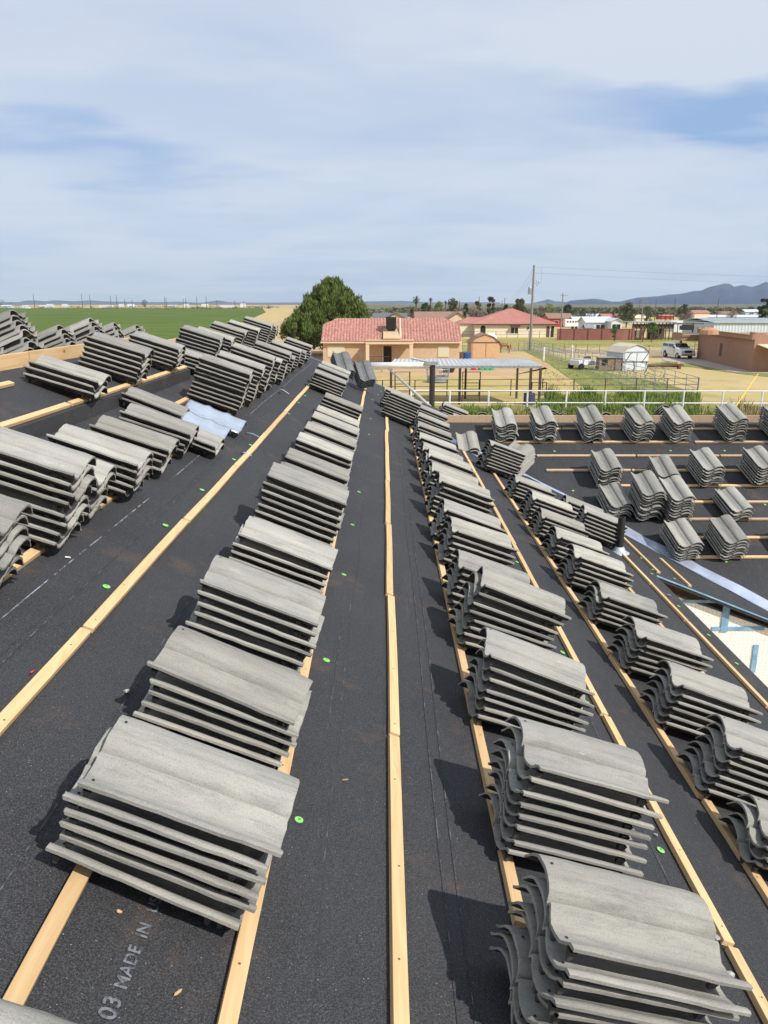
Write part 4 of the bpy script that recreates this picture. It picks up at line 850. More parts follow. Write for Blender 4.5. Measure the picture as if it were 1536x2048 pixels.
b = MB(); b.box(O((hx0 + hx1) / 2, hy0 - ov + .02, ez - .09), (hx1 - hx0 + .5, .06, .2)); b.box(O((hx0 + hx1) / 2, hy0 - .2, ez - .17), (hx1 - hx0 + .4, .44, .04)); b.build('fascia', MT['trim'], root)
px0, px1 = -2.25, 3.55; fy = 95.1
b = MB(); b.box(O((px0 + px1) / 2, fy + .15, 2.62), (px1 - px0, .32, .5)); b.box(O((px0 + px1) / 2, fy + .1, 2.86), (px1 - px0 + .16, .5, .1)); b.box(O((px0 + px1) / 2, (fy + hy0) / 2, 2.72), (px1 - px0 - .1, hy0 - fy - .3, .2)); b.build('porch_roof', MT['trim'], root, bevel=.04)
for x in (px0 + .25, px1 - .25): b = MB(); b.box(O(x, fy + .2, 1.18), (.42, .42, 2.36)); b.build('column', MT['trim'], root)
d = MB(); d.box(O(.42, hy0 - .03, 1.02), (1.0, .08, 2.05)); dd = d.build('door', MT['dark'], root, label='dark open door behind a pale curtain'); b = MB(); b.box(O(.95 - 1.1, hy0 - .09, 1.05), (.14, .04, 2.0)); b.build('curtain', MT['blind'], dd)
b = MB(); b.box(O(1.45, hy0 - .02, 1.05), (.9, .06, 2.1)); b.build('door', MT['stucco'], root, label='tan closed door beside the open one')
for x, w in ((-5.95, 2.05), (7.35, 1.25)):
    f_ = MB(); f_.box(O(x, hy0 - .02, 1.42), (w + .12, .07, 1.42)); fr = f_.build('window', MT['trim'], root); b = MB(); b.box(O(x, hy0 - .065, 1.42), (w, .02, 1.3)); b.build('blind', MT['blind'], fr)
b = MB(); b.box(O(-.4, hy0 - 1.2, .5), (.02, .02, .02))
for k in range(9): b.box(O(px0 + .4 + k * .3, fy + .15, .5), (.03, .03, .8))
b.box(O(px0 + 1.6, fy + .15, .92), (2.9, .04, .05)); b.build('porch_railing', MT['rust'], root)
# curb and cooler
b = MB(); b.prism([O(-.1, 96.5, 2.95), O(2.2, 96.5, 2.95), O(2.2, 99.1, 4.05), O(-.1, 99.1, 4.05)], (0, 0, .12)); b.build('roof_platform', MT['stucco'], root)
b = MB(); b.tube([O(2.0, 96.6, 2.9), O(2.0, 98.7, 4.4), O(2.0, 99.6, 5.3)], .12, 8); b.tube([O(1.1, 97.6, 3.4), O(1.9, 97.8, 3.5)], .07); b.build('duct', MT['trim'], root)
ev = empty('evaporative_cooler', (.88, 98.6, 4.0), label='black louvred cooler box standing on the tan house roof', cat='air cooler')
b = MB(); b.box((0, 0, .82), (1.25, 1.2, 1.3)); b.box((0, 0, 1.5), (1.32, 1.27, .06)); b.box((0, 0, .14), (1.3, 1.25, .06)); b.build('cabinet', MT['black'], ev)
b = MB()
for k in range(10): b.box((0, -.615, .3 + k * .115), (1.1, .03, .035))
for k in range(4): b.box((-.55 + k * .367, -.62, .82), (.03, .045, 1.2))
b.build('louvre', MT['abs'], ev); b = MB()
for x in (-.55, .55):
    for y in (-.5, .5): b.box((x, y, -.25), (.06, .06, .8))
b.build('stand', MT['galv'], ev)
# white house with red hip roof ------------------------------------
Yw = 172
def wx(px): return xat(px, 660, Yw)
wx0, wx1 = wx(947), wx(1112); wh = hz(648, Yw); root, cx, cy = box_house('cream_house', wx0 + .3, wx1 - .4, Yw, Yw + 14, wh, 'cream', 'cream house with a large red metal hip roof and pole in front')
O = lambda x, y, z: (x - cx, y - cy, z)
pk = xat(1021, 618, Yw + 7); pz = hz(617.5, Yw + 7); ov = .5
b1, _ = wavy('r', (wx0 - .5, Yw - ov, wh), (wx1 + .5, Yw - ov, wh), (pk + .6, Yw + 7, pz), (pk - .6, Yw + 7, pz), root, 'x', per=.42, amp=.05, rowstep=30, step=0, cx=cx, cy=cy)
b1.add([O(wx0 - .5, Yw + 14.5, wh), O(wx1 + .5, Yw + 14.5, wh), O(pk + .6, Yw + 7, pz), O(pk - .6, Yw + 7, pz)], [(0, 1, 2, 3)])
b1.add([O(wx0 - .5, Yw - ov, wh), O(wx0 - .5, Yw + 14.5, wh), O(pk - .6, Yw + 7, pz)], [(0, 1, 2)]); b1.add([O(wx1 + .5, Yw - ov, wh), O(wx1 + .5, Yw + 14.5, wh), O(pk + .6, Yw + 7, pz)], [(0, 1, 2)])
b1.build('roof', MT['redmetal'], root, recalc=False)
lw0 = wx(919); b = MB(); b.box(O((lw0 + wx0) / 2 + 1.2, Yw + 7.5, wh / 2), (wx0 - lw0 + 2, 9, wh)); b.build('wall', MT['cream'], root, label='recessed left wing wall')
b1, _ = wavy('r', (lw0 - .4, Yw + 2.6, wh - .02), (wx0 + 3, Yw + 2.6, wh - .02), (wx0 + 4, Yw + 7, hz(635, Yw + 7)), (lw0 + 2.4, Yw + 7, hz(635, Yw + 7)), root, 'x', per=.42, amp=.05, rowstep=30, step=0, cx=cx, cy=cy)
b1.add([O(lw0 - .4, Yw + 12, wh), O(lw0 - .4, Yw + 2.6, wh), O(lw0 + 2.4, Yw + 7, hz(635, Yw + 7))], [(0, 1, 2)]); b1.build('roof', MT['redmetal'], root, recalc=False, label='lower red roof of the left wing')
b = MB(); b.box(O((wx0 + wx1) / 2, Yw - ov, wh - .1), (wx1 - wx0 + 1, .08, .22)); b.build('fascia', MT['brown'], root)
f_ = MB(); f_.box(O(wx(1029), Yw - .03, hz(659, Yw)), (1.75, .1, 1.85)); fr = f_.build('window', MT['white'], root)
for sx in (-.42, .42): b = MB(); b.box(O(wx(1029) + sx, Yw - .09, hz(659, Yw)), (.68, .03, 1.6)); b.build('pane', MT['glass'], fr)
b = MB(); b.prism([O(wx(1021), Yw - .9, hz(654, Yw)), O(wx(1039), Yw - .9, hz(654, Yw)), O(wx(1040), Yw, hz(651, Yw)), O(wx(1020), Yw, hz(651, Yw))], (0, 0, -.1)); b.build('awning', MT['brown'], root)
def arch(px, w, h, m='dark'):
    b = MB(); n = 9; P = [O(wx(px) - w / 2, Yw - .04, 0), O(wx(px) + w / 2, Yw - .04, 0)] + [O(wx(px) + w / 2 * math.cos(a), Yw - .04, h - w / 2 + w / 2 * math.sin(a)) for a in [math.pi * k / n for k in range(n + 1)]]
    b.prism(P, (0, .06, 0)); b.build('archway', MT[m], root)
arch(966, 1.1, 2.5); arch(1096, .7, 2.4, 'brown'); arch(1105, .6, 2.4, 'dark')
b = MB(); b.box(O(wx(1056), Yw - .1, hz(656, Yw)), (.3, .16, .5)); b.build('wall_lamp', MT['black'], root)
# adobe house on the right --------------------------------------------
root = empty('adobe_house', (0, 0, 0), label='flat roofed salmon stucco house at the right edge', cat='house')
A = gp(1393, 717); Bq = gp(1502, 744); A, Bq = Vector((*A, 0)), Vector((*Bq, 0)); wd = (Bq - A).normalized(); wn = Vector((-wd.y, wd.x, 0));
if wn.y < 0: wn = -wn
Hh = 3.75; root.location = A
def AP(u, v, z): p = wd * u + wn * v; return (p.x, p.y, z)
Lw = (Bq - A).length; dirR = (Vector((1, .08, 0))).normalized()
b = MB(); q = [Vector(AP(0, 0, 0)), Vector(AP(Lw, 0, 0)), Vector(AP(Lw, 0, 0)) + dirR * 12, Vector(AP(0, 0, 0)) + dirR * 14]; b.prism(q, (0, 0, Hh - .35)); b.build('wall', MT['adobe'], root)
b = MB()
prof = [(0, Hh + .30), (.35, Hh + .30), (.6, Hh + .05), (Lw - 1.1, Hh + .05), (Lw - .8, Hh + .35), (Lw, Hh + .35), (Lw, Hh - .35), (0, Hh - .35)]
b.prism([AP(u, 0, z) for u, z in prof], wn * .3); b.prism([tuple(Vector(AP(Lw, 0, z)) + dirR * u) for u, z in ((0, Hh - .35), (0, Hh + .35), (1.0, Hh + .35), (1.3, Hh + .1), (12, Hh + .1), (12, Hh - .35))], (0, .3, 0)); b.build('parapet', MT['adobe'], root)
b = MB()
for (u0, u1, z) in ((-.05, .4, Hh + .33), (.58, Lw - 1.08, Hh + .08), (Lw - .85, Lw + .05, Hh + .38)): b.prism([AP(u0, -.06, z), AP(u1, -.06, z), AP(u1, .36, z), AP(u0, .36, z)], (0, 0, .09))
b.prism([tuple(Vector(AP(Lw, -.06, Hh + .13)) + dirR * 1.2), tuple(Vector(AP(Lw, -.06, Hh + .13)) + dirR * 12), tuple(Vector(AP(Lw, .3, Hh + .13)) + dirR * 12), tuple(Vector(AP(Lw, .3, Hh + .13)) + dirR * 1.2)], (0, 0, .09)); b.build('coping', MT['adobe_lit'], root)
f_ = MB(); u = Lw * .47; P = [AP(u - .5, -.03, .95), AP(u + .5, -.03, .95), AP(u + .5, -.03, 2.35), AP(u + .25, -.03, 2.52), AP(u - .25, -.03, 2.52), AP(u - .5, -.03, 2.35)]; f_.prism(P, wn * .04); fr = f_.build('window', MT['brown'], root)
b = MB(); b.prism([AP(u - .36, -.05, 1.1), AP(u + .36, -.05, 1.1), AP(u + .36, -.05, 2.3), AP(u - .36, -.05, 2.3)], wn * .02); b.build('pane', MT['glass'], fr); b = MB(); b.prism([AP(u + .0, -.06, 1.1), AP(u + .3, -.06, 1.1), AP(u + .3, -.06, 2.3), AP(u + .0, -.06, 2.3)], wn * .01); b.build('curtain', MT['blind'], fr)
b = MB(); q = Vector(AP(0, .5, 0)); b.prism([(q.x + .6, q.y, 2.35), (q.x - 1.8, q.y + .2, 2.35), (q.x - 1.8, q.y + .2, 3.35), (q.x - 1.6, q.y + .2, 3.35), (q.x - 1.4, q.y + .2, 3.1), (q.x + .6, q.y, 3.1)], (0, 3, 0)); b.build('porch_roof', MT['adobe'], root)
b = MB(); b.box((q.x - 1.6, q.y + .5, 1.18), (.22, .22, 2.36)); b.build('column', MT['brown'], root)
b = MB(); p = Vector(AP(Lw, 0, 0)) + dirR * .3; b.prism([(p.x, p.y, 2.95), (p.x + 9, p.y + .6, 2.95), (p.x + 9, p.y - 2.0, 2.45), (p.x + .6, p.y - 2.6, 2.45)], (0, 0, -.08)); b.build('awning', MT['blind'], root)
b = MB(); p = Vector(AP(Lw * .62, 2.5, 0)); b.lathe([(1.1, Hh - .1), (1.0, Hh + .4), (.5, Hh + .65), (.05, Hh + .7)], (p.x, p.y, 0), 12); b.build('roof_dome', MT['adobe_lit'], root)
b = MB(); p = Vector(AP(Lw * .5, 2.2, 0)); b.lathe([(.03, 0), (.28, .12), (.3, .14), (.28, .15)], (0, 0, 0), 12); o = b.build('satellite_dish', MT['galv'], None, label='small grey dish on the flat adobe roof', cat='satellite dish'); o.location = A + p + Vector((0, 0, Hh + .35)); o.rotation_euler = (R(60), 0, R(40))
b = MB(); p = Vector(AP(1.3, 2.0, 0)); b.box((p.x, p.y, Hh + .3), (1.5, 1.2, .55)); b.box((p.x, p.y, Hh + .62), (1.0, .9, .2)); b.tube([(p.x - 1.9, p.y, Hh + .9), (p.x + 2.2, p.y, Hh + .85)], .05); b.tube([(p.x - 1.2, p.y, Hh - .3), (p.x - 1.2, p.y, Hh + .9)], .05); b.tube([(p.x + .8, p.y, Hh - .3), (p.x + .8, p.y, Hh + .9)], .1)
b.v = [(x + A.x, y + A.y, z) for x, y, z in b.v]; b.build('rooftop_unit', MT['black'], None, label='dark rooftop unit with pipes on the adobe house', cat='rooftop unit')
# simple gabled buildings beyond
def gable(name, px0, px1, py_base, py_eave, py_ridge, wallm, roofm, label, depth=8, Y=None, wins=(), cat='house', face='eave', door=None):
    if Y is None: Y = gp(px0, py_base)[1]
    x0, x1 = xat(px0, py_base, Y), xat(px1, py_base, Y); e = hz(py_eave, Y); r = hz(py_ridge, Y + (depth / 2 if face == 'eave' else 0)); e = max(e, 1.5); r = max(r, e + .3)
    root = empty(name, ((x0 + x1) / 2, Y + depth / 2, 0), label=label, cat=cat); w = x1 - x0; b = MB(); b.box((0, 0, e / 2), (w, depth, e))
    if face == 'gable': b.prism([(-w / 2, -depth / 2, e), (w / 2, -depth / 2, e), (0, -depth / 2, r - .1)], (0, depth, 0))
    b.build('wall', MT[wallm], root); b = MB(); o = .35
    if face == 'eave':
        for sg in (-1, 1): b.prism([(-w / 2 - o, sg * (depth / 2 + o), e - .05), (w / 2 + o, sg * (depth / 2 + o), e - .05), (w / 2 + o, 0, r), (-w / 2 - o, 0, r)], (0, 0, .12))
    else:
        for sg in (-1, 1): b.prism([(sg * (w / 2 + o), -depth / 2 - o, e - .08), (sg * (w / 2 + o), depth / 2 + o, e - .08), (0, depth / 2 + o, r), (0, -depth / 2 - o, r)], (0, 0, .12))
    b.build('roof', MT[roofm], root)
    if face == 'eave' and wallm not in ('whitemetal',):
        b = MB()
        for sx in (-1, 1): b.prism([(sx * (w / 2 - .06), -depth / 2, e), (sx * (w / 2 - .06), depth / 2, e), (sx * (w / 2 - .06), 0, r - .1)], (sx * .05, 0, 0))
        b.build('gable', MT[wallm], root)
    for (u, zf, ww, hh) in wins:
        f_ = MB(); f_.box((-w / 2 + w * u, -depth / 2 - .03, e * zf), (ww + .15, .08, hh + .15)); fr = f_.build('window', MT['white'], root); b = MB(); b.box((-w / 2 + w * u, -depth / 2 - .085, e * zf), (ww, .03, hh)); b.build('pane', MT['glass'], fr)
    if door: b = MB(); b.box((-w / 2 + w * door, -depth / 2 - .03, 1.0), (.95, .08, 2.0)); b.build('door', MT['brown'], root)
    return root
gable('house', 748, 812, 664, 637, 627, 'siding', 'greyshingle', 'pale grey house with a dark shingle roof behind the tan house', depth=12, Y=190, wins=((.2, .6, 1, 1),))
gable('house', 770, 812, 668, 638, 625.5, 'stucco', 'greyshingle', 'tan gable front with white rake just behind the tan roof ridge', depth=9, Y=165, face='gable')
gable('house', 832, 925, 668, 642, 624, 'stucco', 'browntile', 'long tan house with a dull brown tile roof', depth=14, Y=200, wins=((.3, .55, 1.2, 1),))
gable('house', 894, 935, 668, 640, 625, 'trim', 'browntile', 'tan gabled wing with a small chimney', depth=9, Y=186, face='gable')
gable('barn', 1098, 1146, 650, 637, 627, 'redp', 'browntile', 'brown roofed barn with red walls beside the slim pole', depth=12, cat='barn', Y=245, wins=((.3, .5, 1.2, 1.1),))
gable('shed', 1146, 1162, 652, 638, 634, 'whitemetal', 'whitemetal', 'small white shed right of the red barn', cat='shed', Y=240, depth=5)
gable('manufactured_home', 1172, 1225, 657, 645, 634, 'siding', 'whitemetal', 'pale blue manufactured home with a white metal roof', depth=8, Y=196, wins=((.2, .55, .9, 1.2), (.45, .55, .9, 1.2)), face='eave', door=.62)
gable('manufactured_home', 1222, 1243, 657, 643, 637, 'siding', 'whitemetal', 'small pale gabled home end with twin windows', depth=8, Y=192, wins=((.3, .55, .9, 1.3), (.7, .55, .9, 1.3)), face='gable')
gable('shed', 1172, 1186, 661, 656, 649, 'hutch', 'galv', 'small lean shed with a pale roof just above the red wall', cat='shed', Y=186, depth=3)
gable('house', 1176, 1206, 640, 634, 628, 'siding', 'whitemetal', 'far white roofed house behind the manufactured home', Y=300)
gable('house', 1206, 1240, 642, 635, 628, 'redp', 'redmetal', 'far dark red house left of the big olive tree', Y=290)
gable('house', 1272, 1292, 641, 636, 630, 'cream', 'cream', 'far small cream building behind the pens', Y=300)
gable('house', 1323, 1348, 637, 634, 630, 'redp', 'redmetal', 'far low red roofed building right of the cypresses', Y=360)
gable('house', 1388, 1418, 641, 626, 621, 'cream', 'redmetal', 'far white house with a pinkish red roof', Y=330)
gable('barn', 1418, 1520, 640, 634, 630, 'whitemetal', 'whitemetal', 'far long pale barn behind the white metal barn', cat='barn', Y=330, depth=10)
gable('barn', 1490, 1522, 630, 624, 619, 'whitemetal', 'whitemetal', 'farthest white roofed barn on the right', cat='barn', Y=440)
gable('house', 1436, 1476, 632, 628, 623, 'hutch', 'browntile', 'far brown roofed house in front of the mountains', Y=430)
gable('barn', 1347, 1440, 657, 645, 644, 'whitemetal', 'whitemetal', 'low white metal barn behind the flat roofed porch', cat='barn', Y=205, depth=6)
# long white ribbed barn
Yb = 150; x0, x1 = xat(1428, 650, Yb), xat(1620, 650, Yb); root = empty('metal_barn', ((x0 + x1) / 2, Yb + 8, 0), label='long white ribbed metal barn behind the adobe house', cat='barn'); w = x1 - x0; e = hz(645, Yb); r = hz(637, Yb + 8)
b = MB(); n = 90
for i in range(n + 1): x = -w / 2 + w * i / n; yy = -8 - (.06 if i % 3 == 0 else 0); b.v += [(x, yy, 0), (x, yy, e)]
for i in range(n): b.f.append((2 * i, 2 * i + 2, 2 * i + 3, 2 * i + 1)); b.m.append(0)
b.box((0, 0, e / 2), (w - .1, 15.6, e - .02)); b.build('wall', MT['whitemetal'], root)
b = MB()
for sg in (-1, 1): b.prism([(-w / 2 - .3, sg * 8.4, e), (w / 2 + .3, sg * 8.4, e), (w / 2 + .3, 0, r), (-w / 2 - .3, 0, r)], (0, 0, .1))
for k in range(48): x = -w / 2 + w * k / 47; b.prism([(x - .04, -8.4, e + .1), (x + .04, -8.4, e + .1), (x + .04, 0, r + .1), (x - .04, 0, r + .1)], (0, 0, .06))
b.build('roof', MT['whitemetal'], root)
# white horse trailer / bus like trailer
Yt = 225; x0, x1 = xat(1128, 650, Yt), xat(1172, 650, Yt); root = empty('stock_trailer', ((x0 + x1) / 2, Yt, 0), label='long white stock trailer with round openings behind the wall', cat='trailer'); w = x1 - x0
b = MB(); b.box((0, 0, 1.75), (w, 2.4, 2.1)); b.box((w / 2 + .9, 0, 2.2), (1.8, 2.3, 1.2)); b.build('body', MT['white'], root, bevel=.08)
for k in range(6):
    b = MB(); b.box((-w / 2 + .7 + k * w / 8, -1.23, 2.1), (.42, .05, .42)); b.build('opening', MT['dark'], root, bevel=.1)
for x in (-.9, .1):
    b = MB(); b.tube([(x, -1.25, .42), (x, -1.0, .42)], .42, 14); b.build('wheel', MT['tyre'], root)
# far town buildings, individually low and pale, on both sides
rnd = random.Random(21)
spots = [(40, 1150, 14, 'white', 3.2), (52, 1120, 9, 'white', 2.6), (14, 1180, 16, 'whitemetal', 2.8), (85, 1400, 10, 'siding', 4), (100, 1500, 12, 'whitemetal', 4), (130, 1450, 9, 'siding', 4), (212, 1400, 22, 'whitemetal', 4.2), (262, 1500, 12, 'white', 4), (243, 1450, 8, 'siding', 4), (345, 1500, 14, 'whitemetal', 4), (372, 1500, 10, 'siding', 4), (410, 1500, 12, 'cream', 4), (455, 1450, 26, 'whitemetal', 4), (486, 1500, 9, 'white', 5)]
ordn = ['first', 'second', 'third', 'fourth', 'fifth', 'sixth', 'seventh', 'eighth', 'ninth', 'tenth', 'eleventh', 'twelfth', 'thirteenth', 'fourteenth']
srt = sorted(range(len(spots)), key=lambda i: spots[i][0])
for rank, i in enumerate(srt):
    px, Y, w, m, h = spots[i]; x = xat(px, 608, Y); root = empty('far_shed', (x, Y, 0), label=f'tiny far farm building, {ordn[rank]} from the left on the horizon', cat='farm building', group='far farm buildings on the left horizon')
    b = MB(); b.box((0, 0, h / 2), (w, 8, h)); b.build('wall', MT[m], root); b = MB()
    for sg in (-1, 1): b.prism([(-w / 2 - .3, sg * 4.3, h), (w / 2 + .3, sg * 4.3, h), (w / 2 + .3, 0, h + 1.2), (-w / 2 - .3, 0, h + 1.2)], (0, 0, .15))
    b.build('roof', MT['whitemetal' if i % 3 else 'browntile'], root)
# ------------------------------------------------------------------ walls and fences
b = MB(); Yw2 = 158
x0, x1 = xat(1114, 670, Yw2), xat(1268, 670, Yw2); root = empty('block_wall', ((x0 + x1) / 2, Yw2, 0), label='long red block wall beside the cream house', cat='wall'); w = x1 - x0; hb = hz(658, Yw2)
b.box((0, 0, hb / 2), (w, .2, hb)); b.box((0, 0, hb + .03), (w + .05, .26, .06)); b.build('panel', MT['block'], root)
for k in range(6): b = MB(); b.box((-w / 2 + w * (k + .25) / 5.6, -.16, hb / 2), (.12, .1, hb)); b.build('pilaster', MT['brown'], root)
for x in (w / 2 - .2, w / 2 + 1.6): b = MB(); b.box((x, 0, hb / 2 + .15), (.45, .45, hb + .3)); b.build('pillar', MT['block'], root)
b = MB()
for k in range(8): b.box((w / 2 + .15 + k * .18, 0, 1.0), (.1, .05, 1.9))
b.build('gate', MT['black'], root)
def rail_fence(name, P, n, h, rails, m, label, r=.035, pr=.05, group=None, mesh_=False, posth=None, cat='fence'):
    root = empty(name, (P[0][0], P[0][1], 0), label=label, cat=cat, group=group); o = Vector((P[0][0], P[0][1], 0)); P = [Vector((x, y, 0)) for x, y in P]
    tot = sum((P[i + 1] - P[i]).length for i in range(len(P) - 1)); 
    def at(d):
        for i in range(len(P) - 1):
            l = (P[i + 1] - P[i]).length
            if d <= l or i == len(P) - 2: return P[i] + (P[i + 1] - P[i]) * min(d / l, 1)
            d -= l
    for k in range(n + 1):
        p = at(tot * k / n) - o; b = MB(); b.tube([(p.x, p.y, 0), (p.x, p.y, h + .02)], pr, 6); b.build('post', MT[m], root)
    for z in rails:
        b = MB()
        for i in range(len(P) - 1): a, c = P[i] - o, P[i + 1] - o; b.tube([(a.x, a.y, h * z), (c.x, c.y, h * z)], r, 6)
        b.build('rail', MT[m], root)
    return root
yf = gp(1200, 826)[1]
rail_fence('pipe_fence', [(xat(822, 800, yf), yf), (xat(1760, 800, yf - .6), yf - .6)], 12, hz(781, yf), (1, .47, .0), 'white', 'white painted pipe fence behind the wing roof', r=.045, pr=.06)
g = [gp(1044, 702), gp(1180, 745), gp(1330, 783), gp(1440, 815)]
rail_fence('panel_fence', [gp(1048, 700), gp(1120, 722), gp(1245, 770), gp(1330, 800)], 26, 1.45, (1, .7, .4, .1), 'galv', 'grey pipe panel fence, left line of the pair along the weeds', r=.025, pr=.035, group='parallel panel fences')
rail_fence('panel_fence', [gp(1060, 698), gp(1180, 728), gp(1300, 760), gp(1395, 792)], 22, 1.45, (1, .7, .4, .1), 'galv', 'grey pipe panel fence, right line of the pair by the shed', r=.025, pr=.035, group='parallel panel fences')
yq = gp(900, 795)[1]
rail_fence('corral_rail', [(xat(700, 780, yq), yq), (xat(1395, 780, yq + 2), yq + 2)], 11, hz(761, yq), (1, .62, .3), 'rust', 'dark low pipe rail of the corral in front of the arena', r=.024, pr=.04)
rail_fence('field_fence', [gp(925, 676.5), gp(1270, 674)], 16, 1.4, (1, .5), 'rust', 'thin dark pipe fence before the cream house and red wall', r=.03, pr=.045)
rail_fence('wire_fence', [gp(925, 700), gp(1050, 702), gp(1320, 709), gp(1400, 710)], 20, 1.25, (.95, .6), 'far_pole', 'thin post and wire fence along the dirt road', r=.012, pr=.035)
rail_fence('yard_fence', [gp(556, 676), gp(640, 688)], 12, 1.6, (1, .1), 'browntile', 'brown picket fence left of the big pine', r=.04, pr=.04)
# gates standing in the corral
def gate(px, py, wpx, hpx, label, m='rust'):
    X, Y = gp(px, py); w = wpx * Y * c_ / F; h = hz(py - hpx, Y); root = empty('pipe_gate', (X, Y, 0), label=label, cat='gate', group='tall pipe gates of the corral'); b = MB()
    b.tube([(0, 0, 0), (0, 0, h), (w, 0, h), (w, 0, 0)], .05, 6); b.build('frame', MT[m], root)
    for z in (.25, .45, .65): b = MB(); b.tube([(0, 0, h * z), (w, 0, h * z)], .03, 6); b.build('rail', MT[m], root)
gate(790, 812, 30, 68, 'tall pipe gate left of the dark posts'); gate(924, 806, 36, 62, 'tall pipe gate between the shade posts'); gate(1062, 810, 30, 45, 'tall pipe gate at the right end of the shade')
# ------------------------------------------------------------------ shade shelter over the corral
Yf = gp(1080, 809)[1]; zt = hz(731, Yf); Yk = Yf + 3.6; zk = hz(718.5, Yk)
root = empty('shade_shelter', (xat(900, 731, Yf), Yf, 0), label='open shelter with a ribbed metal roof on dark posts', cat='shelter'); ox = root.location.x; xl, xr = xat(778, 733, Yf), xat(1083, 731, Yf)
xl2, xr2 = xat(790, 718, Yk), xat(1032, 718, Yk); n = 66; b = MB()
for i in range(n + 1):
    t = i / n; rib = .07 if i % 2 == 0 else 0
    b.v += [(xl - ox + (xr - xl) * t, -.3, zt + rib), (xl2 - ox + (xr2 - xl2 + .6) * t, Yk - Yf, zk + rib), (xl - ox + (xr - xl) * t, -.3, zt + rib - .03), (xl2 - ox + (xr2 - xl2 + .6) * t, Yk - Yf, zk + rib - .03)]
for i in range(n):
    for (p, q) in ((0, 1), (3, 2)): b.f.append((4 * i + p, 4 * i + q, 4 * i + 4 + q, 4 * i + 4 + p)); b.m.append(0)
    b.f.append((4 * i, 4 * i + 4, 4 * i + 6, 4 * i + 2)); b.m.append(0)
b.build('roof', MT['corr'], root, recalc=False)
b = MB(); b.box(((xl + xr) / 2 - ox, -.25, zt - .1), (xr - xl, .1, .14)); b.build('beam', MT['galv'], root); b = MB(); b.box(((xl2 + xr2) / 2 - ox, Yk - Yf - .1, zk - .1), (xr2 - xl2, .1, .14)); b.build('beam', MT['galv'], root)
for px in (782, 919, 1060, 1079): b = MB(); x = xat(px, 760, Yf) - ox; b.box((x, -.2, zt / 2 - .08), (.17, .17, zt - .16)); b.build('post', MT['black' if px == 919 else 'rust'], root)
for px in (931, 1034): b = MB(); x = xat(px, 750, Yk) - ox; b.box((x, Yk - Yf - .15, zk / 2 - .08), (.15, .15, zk - .16)); b.build('post', MT['rust'], root)
# near black mast with white arm beside the roof end
Ym = 30; xm = xat(864, 780, Ym); root = empty('mast', (xm, Ym, 0), label='thick black mast with a pale horizontal pipe arm beyond the roof', cat='mast')
b = MB(); h = hz(728, Ym); b.tube([(0, 0, 0), (0, 0, h)], .11, 12); b.build('post', MT['black'], root); b = MB(); b.tube([(0, 0, h - .02), (xat(742, 732, Ym) - xm, 0, h - .08)], [.09, .15], 10); b.build('arm', MT['white'], root, smooth=True)
b = MB(); b.box((-.05, 0, h + .03), (.5, .3, .12)); b.tube([(-.2, 0, h + .1), (xat(822, 700, Ym) - xm, 0, hz(716, Ym))], .05, 8); b.build('hinge', MT['galv'], root)
b = MB(); b.tube([(xat(778, 738, 26), 26, hz(738, 26)), (xat(862, 815, 17), 17, hz(815, 17))], .035, 8); b.build('pale_pole', MT['chip'], None, smooth=True, label='long pale pole slanting down beside the black mast', cat='pole')
# ------------------------------------------------------------------ sheds
def gambrel(name, px0, px1, pyb, hw, ht, depth, wallm, roofm, label, rz=0, ribs=0, trim='white'):
    X0, Y0 = gp(px0, pyb); X1 = xat(px1, pyb, Y0); w = X1 - X0; root = empty(name, ((X0 + X1) / 2, Y0 + depth / 2 * math.cos(rz), 0), rz, label=label, cat='shed')
    P = [(-w / 2, 0), (w / 2, 0), (w / 2, hw), (w * .30, hw + (ht - hw) * .62), (0, ht), (-w * .30, hw + (ht - hw) * .62), (-w / 2, hw)]
    b = MB(); b.prism([(x, -depth / 2, z) for x, z in P], (0, depth, 0)); 
    if ribs:
        for k in range(ribs): x = -w / 2 + w * (k + .5) / ribs; b.box((x, -depth / 2 - .02, hw * .5), (.07, .05, hw))
    b.build('wall', MT[wallm], root); b = MB(); q = [(-w / 2 - .15, hw - .12)] + [(-w * .30, hw + (ht - hw) * .62 + .05), (0, ht + .06), (w * .30, hw + (ht - hw) * .62 + .05), (w / 2 + .15, hw - .12)]
    for i in range(4): (a, za), (c, zc) = q[i], q[i + 1]; b.prism([(a, -depth / 2 - .15, za), (c, -depth / 2 - .15, zc), (c, depth / 2 + .15, zc), (a, depth / 2 + .15, za)], (0, 0, .07))
    b.build('roof', MT[roofm], root)
    b = MB(); b.box((-w / 4 + .02, -depth / 2 - .05, hw * .48), (w / 2 - .25, .05, hw * .92)); b.build('door', MT[wallm], root); b = MB(); b.box((w / 4 - .02, -depth / 2 - .05, hw * .48), (w / 2 - .25, .05, hw * .92)); b.build('door', MT[wallm], root)
    b = MB(); b.box((0, -depth / 2 - .06, hw + .02), (w, .05, .08)); b.build('trim', MT['brown' if trim == 'brown' else 'galv'], root); return root, w
gambrel('wooden_shed', 942, 998, 716, 2.05, 3.1, 5, 'shedwood', 'browntile', 'peach plywood gambrel shed beside the horse', trim='brown')
r_, w_ = gambrel('metal_shed', 1234, 1290, 741, 2.0, 2.75, 3.6, 'whitemetal', 'beigemetal', 'white ribbed metal shed with a beige gambrel roof', rz=R(14), ribs=12)
